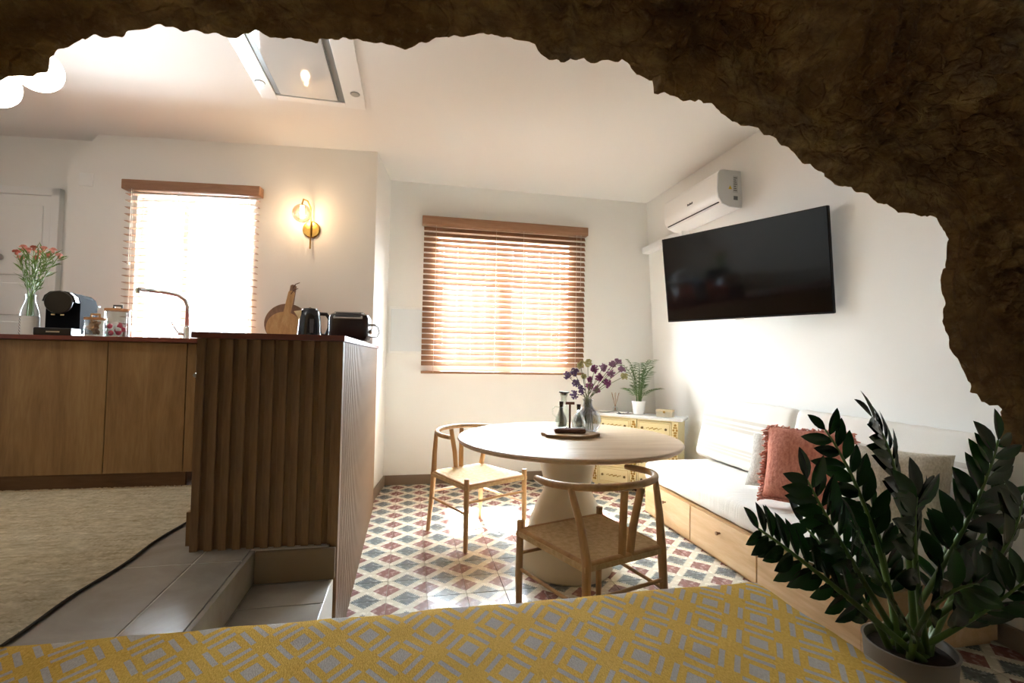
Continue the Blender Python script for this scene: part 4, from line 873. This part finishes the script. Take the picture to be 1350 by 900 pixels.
for k in range(5): B().box(wx - 0.2065, wx - 0.2035, 3.565 + 0.016 * k, 3.577 + 0.016 * k, AZ0 + 0.118, AZ0 + (0.13 if k % 2 else 0.135)).obj('logo_letter', plain('logo_ink', '#3a3d40', 0.5), ac, None, True)
tag(B().box(wallx(2.4) - 0.075, wallx(2.4) + 0.01, 3.95, yb - 0.001, 2.335, 2.40, bev=0.006).obj('pipe_trunking', white_gloss), 'white pipe trunking running from the air conditioner to the corner', 'trunking')

# ------------------------------------------------------------------ rug
rx0, rx1, ry0, ry1 = -2.75, -0.955, 1.37, 2.93
nx, ny = 170, 300; v = []
for j in range(ny + 1):
    y = ry0 + (ry1 - ry0) * j / ny; xr = rx1 + 0.045 * (y - 1.49) / 0.9 + 0.006 * math.sin(y * 14) - 0.01
    for i in range(nx + 1):
        x = rx0 + (xr - rx0) * i / nx; ph = 2 * PI * y / 0.0135
        z = 0.0035 * math.sin(ph) + 0.0022 * math.sin(2 * PI * x / 0.021 + (PI if int(y / 0.0135) % 2 else 0)) + 0.002 * noise.noise(Vector((x * 8, y * 30, 0)))
        v.append((x, y, ZK + 0.0075 + z))
f = [(j * (nx + 1) + i, j * (nx + 1) + i + 1, (j + 1) * (nx + 1) + i + 1, (j + 1) * (nx + 1) + i) for j in range(ny) for i in range(nx)]
m = Mat('jute'); vv = m.coord((0.35, 1, 1)); n = m.noise(vv, 60, 4, 0.6); n2 = m.noise(m.coord((0.05, 1, 1)), 12, 4, 0.7)
m.set(m.mix(m.ramp(n2, [(0.4, (0, 0, 0, 1)), (0.65, (1, 1, 1, 1))]), m.ramp(n, [(0.3, '#ad9c7c'), (0.7, '#dfd1b4')]), m.ramp(n, [(0.3, '#b8a98b'), (0.7, '#e8ddc6')])), 0.95)
rg = thing('jute_rug', 'woven jute rug with dark edging on the kitchen floor', 'rug', (-1.8, 1.9, ZK))
link('woven_field', mesh('woven_field', v, f), m.m, rg, 3.1, True)
B().tube([(rx1 + 0.045 * (y - 1.49) / 0.9 + 0.006 * math.sin(y * 14) - 0.006, y, ZK + 0.008) for y in [ry0 + (ry1 - ry0) * k / 80 for k in range(81)]], 0.0045, 6).obj('edge_binding', plain('binding', '#33291f', 0.9), rg, 3.1, True)
fr = B(); r5 = random.Random(4)
for k in range(420):
    x = rx0 + (rx1 + 0.05 - rx0) * k / 420; fr.tube([(x, ry1 - 0.01, ZK + 0.008), (x + r5.gauss(0, .004), ry1 + 0.014, ZK + 0.010 + r5.random() * 0.006), (x + r5.gauss(0, .008), ry1 + 0.033, ZK + 0.003)], 0.0018, 3)
fo = fr.obj('fringe', plain('fringe_cream', '#d9c9a8', 0.95), rg, None, True); fo['kind'] = 'stuff'

# ------------------------------------------------------------------ bed
m = Mat('yellow_jacquard'); v = m.coord(); s = m.n('ShaderNodeSeparateXYZ'); m.l(v, s.inputs[0])
nz1 = m.noise(m.coord((1, 1, 1)), 260, 2)
jit = m.math('MULTIPLY', m.math('SUBTRACT', nz1, 0.5), 0.022)
a = m.math('DIVIDE', s.outputs[0], 0.15); b = m.math('DIVIDE', s.outputs[1], 0.19)
p = m.math('ADD', m.math('ADD', a, b), 0.153 + 40); q = m.math('ADD', m.math('SUBTRACT', a, b), -0.099 + 40)
pf_ = m.math('ADD', m.math('ABSOLUTE', m.math('SUBTRACT', m.math('FRACT', m.math('ADD', p, 0.5)), 0.5)), jit)
qf_ = m.math('ADD', m.math('ABSOLUTE', m.math('SUBTRACT', m.math('FRACT', m.math('ADD', q, 0.5)), 0.5)), jit)
mx = m.math('MAXIMUM', pf_, qf_)
cen_ = m.math('LESS_THAN', mx, 0.165)
def bar(u, w): return m.math('MULTIPLY', m.math('MULTIPLY', m.math('GREATER_THAN', u, 0.31), m.math('LESS_THAN', u, 0.415)), m.math('LESS_THAN', w, 0.27))
grey = m.math('MINIMUM', m.math('ADD', cen_, m.math('ADD', bar(pf_, qf_), bar(qf_, pf_))), 1.0)
fib = m.noise(m.coord((1, 0.35, 1), (0, 0, 0.5)), 420, 3, 0.7)
yel = m.ramp(fib, [(0.3, '#bf9228'), (0.55, '#dcb145'), (0.8, '#ecca6c')]); gry = m.ramp(fib, [(0.3, '#a89f95'), (0.7, '#c6beb4')])
m.set(m.mix(grey, yel, gry), 0.95); m.bump(m.math('ADD', m.math('MULTIPLY', m.math('SUBTRACT', 1.0, grey), 1.0), m.math('MULTIPLY', fib, 0.5)), 0.8, 0.006)
bed = thing('bed', 'bed under the rock arch with a yellow geometric bedspread', 'bed', (-0.25, 0.1, 0))
bx0, bx1, by0, by1, bz = -1.20, 1.068, -1.35, 1.338, 0.55
link('bedspread', soft_box(bx0, bx1, by0, by1, 0.06, bz, 0.045, 90, 90, 18, 0.004, 3), m.m, bed, 3.1, True)
B().box(bx0 + 0.08, bx1 - 0.08, by0 + 0.08, by1 - 0.08, 0.001, 0.07).obj('bed_base', plain('bed_base', '#6d5a48', 0.8), bed, None, True)

# ------------------------------------------------------------------ ZZ plant
PC = Vector((1.625, 1.32, 0.0008)); zz = thing('potted_plant', 'tall glossy dark-leaved plant in a taupe pot by the bed', 'plant', PC)
B().lathe([(0.098, 0), (0.104, 0.006), (0.126, 0.29), (0.130, 0.30), (0.122, 0.30), (0.116, 0.27)], 40, None, (True, False)).obj('pot', plain('pot_taupe', '#8f857b', 0.6), zz, 0.7)
B().lathe([(0, 0.282), (0.08, 0.279), (0.1165, 0.273)], 28).obj('soil', soil, zz)
m = Mat('zz_leaf'); g_ = m.n('ShaderNodeObjectInfo'); m.set(m.mix(g_.outputs['Random'], '#142b13', '#264a1e'), 0.2); zzl = m.m
# leaflet: pointed oval folded along the midrib, tip along +Y
lv = []; lf_ = []; prof_ = [(0.0, 0.06), (0.15, 0.55), (0.35, 0.95), (0.55, 1.0), (0.75, 0.75), (0.9, 0.38), (1.0, 0.02)]
for t, w in prof_:
    zc = -0.10 * t * t
    for sx in (-1, -0.5, 0, 0.5, 1): lv.append((sx * w * 0.20, t, zc + 0.05 * abs(sx) * w))
for j in range(len(prof_) - 1):
    for i in range(4): a_ = j * 5 + i; lf_.append((a_, a_ + 1, a_ + 6, a_ + 5))
leaf_me = mesh('leaflet', lv, lf_); leaf_me.materials.append(zzl); leaf_me.polygons.foreach_set('use_smooth', [True] * len(leaf_me.polygons))
stems = [  # via px, tip px, depth y at via, at tip, leaflets, size
    ((1188, 660), (1150, 550), 1.30, 1.30, 18, 1.0), ((1268, 700), (1316, 580), 1.28, 1.26, 14, 1.15), ((1090, 765), (1000, 697), 1.22, 1.18, 16, 0.85),
    ((1120, 735), (1064, 632), 1.26, 1.24, 16, 1.0), ((1148, 690), (1088, 566), 1.36, 1.40, 14, 0.95), ((1207, 740), (1209, 655), 1.16, 1.12, 14, 1.15),
    ((1295, 760), (1348, 660), 1.20, 1.15, 12, 1.15), ((1290, 715), (1327, 655), 1.40, 1.42, 10, 0.8), ((1282, 815), (1352, 765), 1.18, 1.10, 10, 1.1),
    ((1130, 780), (1058, 690), 1.30, 1.32, 12, 0.9), ((1240, 760), (1255, 690), 1.42, 1.46, 10, 0.9), ((1170, 760), (1150, 668), 1.42, 1.46, 12, 0.9), ((1230, 800), (1290, 770), 1.10, 1.04, 10, 1.0), ((1175, 790), (1130, 700), 1.14, 1.08, 12, 0.95)]
stem_m = plain('zz_stem', '#56702f', 0.4); r6 = random.Random(21)
for i, (vpx, tpx, y1_, y2_, nl, sz) in enumerate(stems):
    nl = int(nl * 1.4)
    a = i * 2.4; b0_ = Vector((math.cos(a) * 0.055 * r6.random() ** 0.5, math.sin(a) * 0.055, 0.262))
    p1 = at(vpx[0], vpx[1], 'y', y1_) - PC; p2 = at(tpx[0], tpx[1], 'y', y2_) - PC
    pts = []
    for k in range(13):
        t = k / 12; c1 = p1 * 2 - (b0_ + p2) * 0.5; pts.append(b0_ * (1 - t) ** 2 + c1 * 2 * t * (1 - t) + p2 * t * t)
    so = B().tube(pts, [0.0115 - 0.0085 * k / 12 for k in range(13)], 8).obj('stem', stem_m, zz, 3.1)
    for k in range(nl):
        t = 0.30 + 0.70 * (k + 1) / nl; s_ = t * 12; i0 = min(11, int(s_)); pos = pts[i0].lerp(pts[i0 + 1], s_ - i0); dr_ = (pts[i0 + 1] - pts[i0]).normalized()
        view = (Vector((0, 0, 1.211)) - (pos + PC)).normalized()
        sd = dr_.cross(Vector((0.35 * math.cos(i), -0.8, 0.5 + 0.3 * math.sin(i * 3))).normalized()).normalized() * (1 if k % 2 else -1)
        yv = (dr_ * (0.75 if k < nl - 1 else 3) + sd + Vector((r6.gauss(0, .12), r6.gauss(0, .12), 0.12 + r6.gauss(0, .1)))).normalized(); zv = yv.cross(sd.cross(yv)) if False else None
        nrm = sd.cross(dr_) * (1 if k % 2 else -1); nrm = (nrm - yv * nrm.dot(yv)).normalized(); xv = yv.cross(nrm).normalized()
        L = 0.118 * sz * (0.75 + 0.35 * math.sin(PI * min(1, t * 0.95))) * r6.uniform(0.9, 1.1)
        o = bpy.data.objects.new('leaf', leaf_me); COL.objects.link(o); o.parent = so
        o.matrix_local = Matrix(((xv.x * L, yv.x * L, nrm.x * L, pos.x), (xv.y * L, yv.y * L, nrm.y * L, pos.y), (xv.z * L, yv.z * L, nrm.z * L, pos.z), (0, 0, 0, 1)))
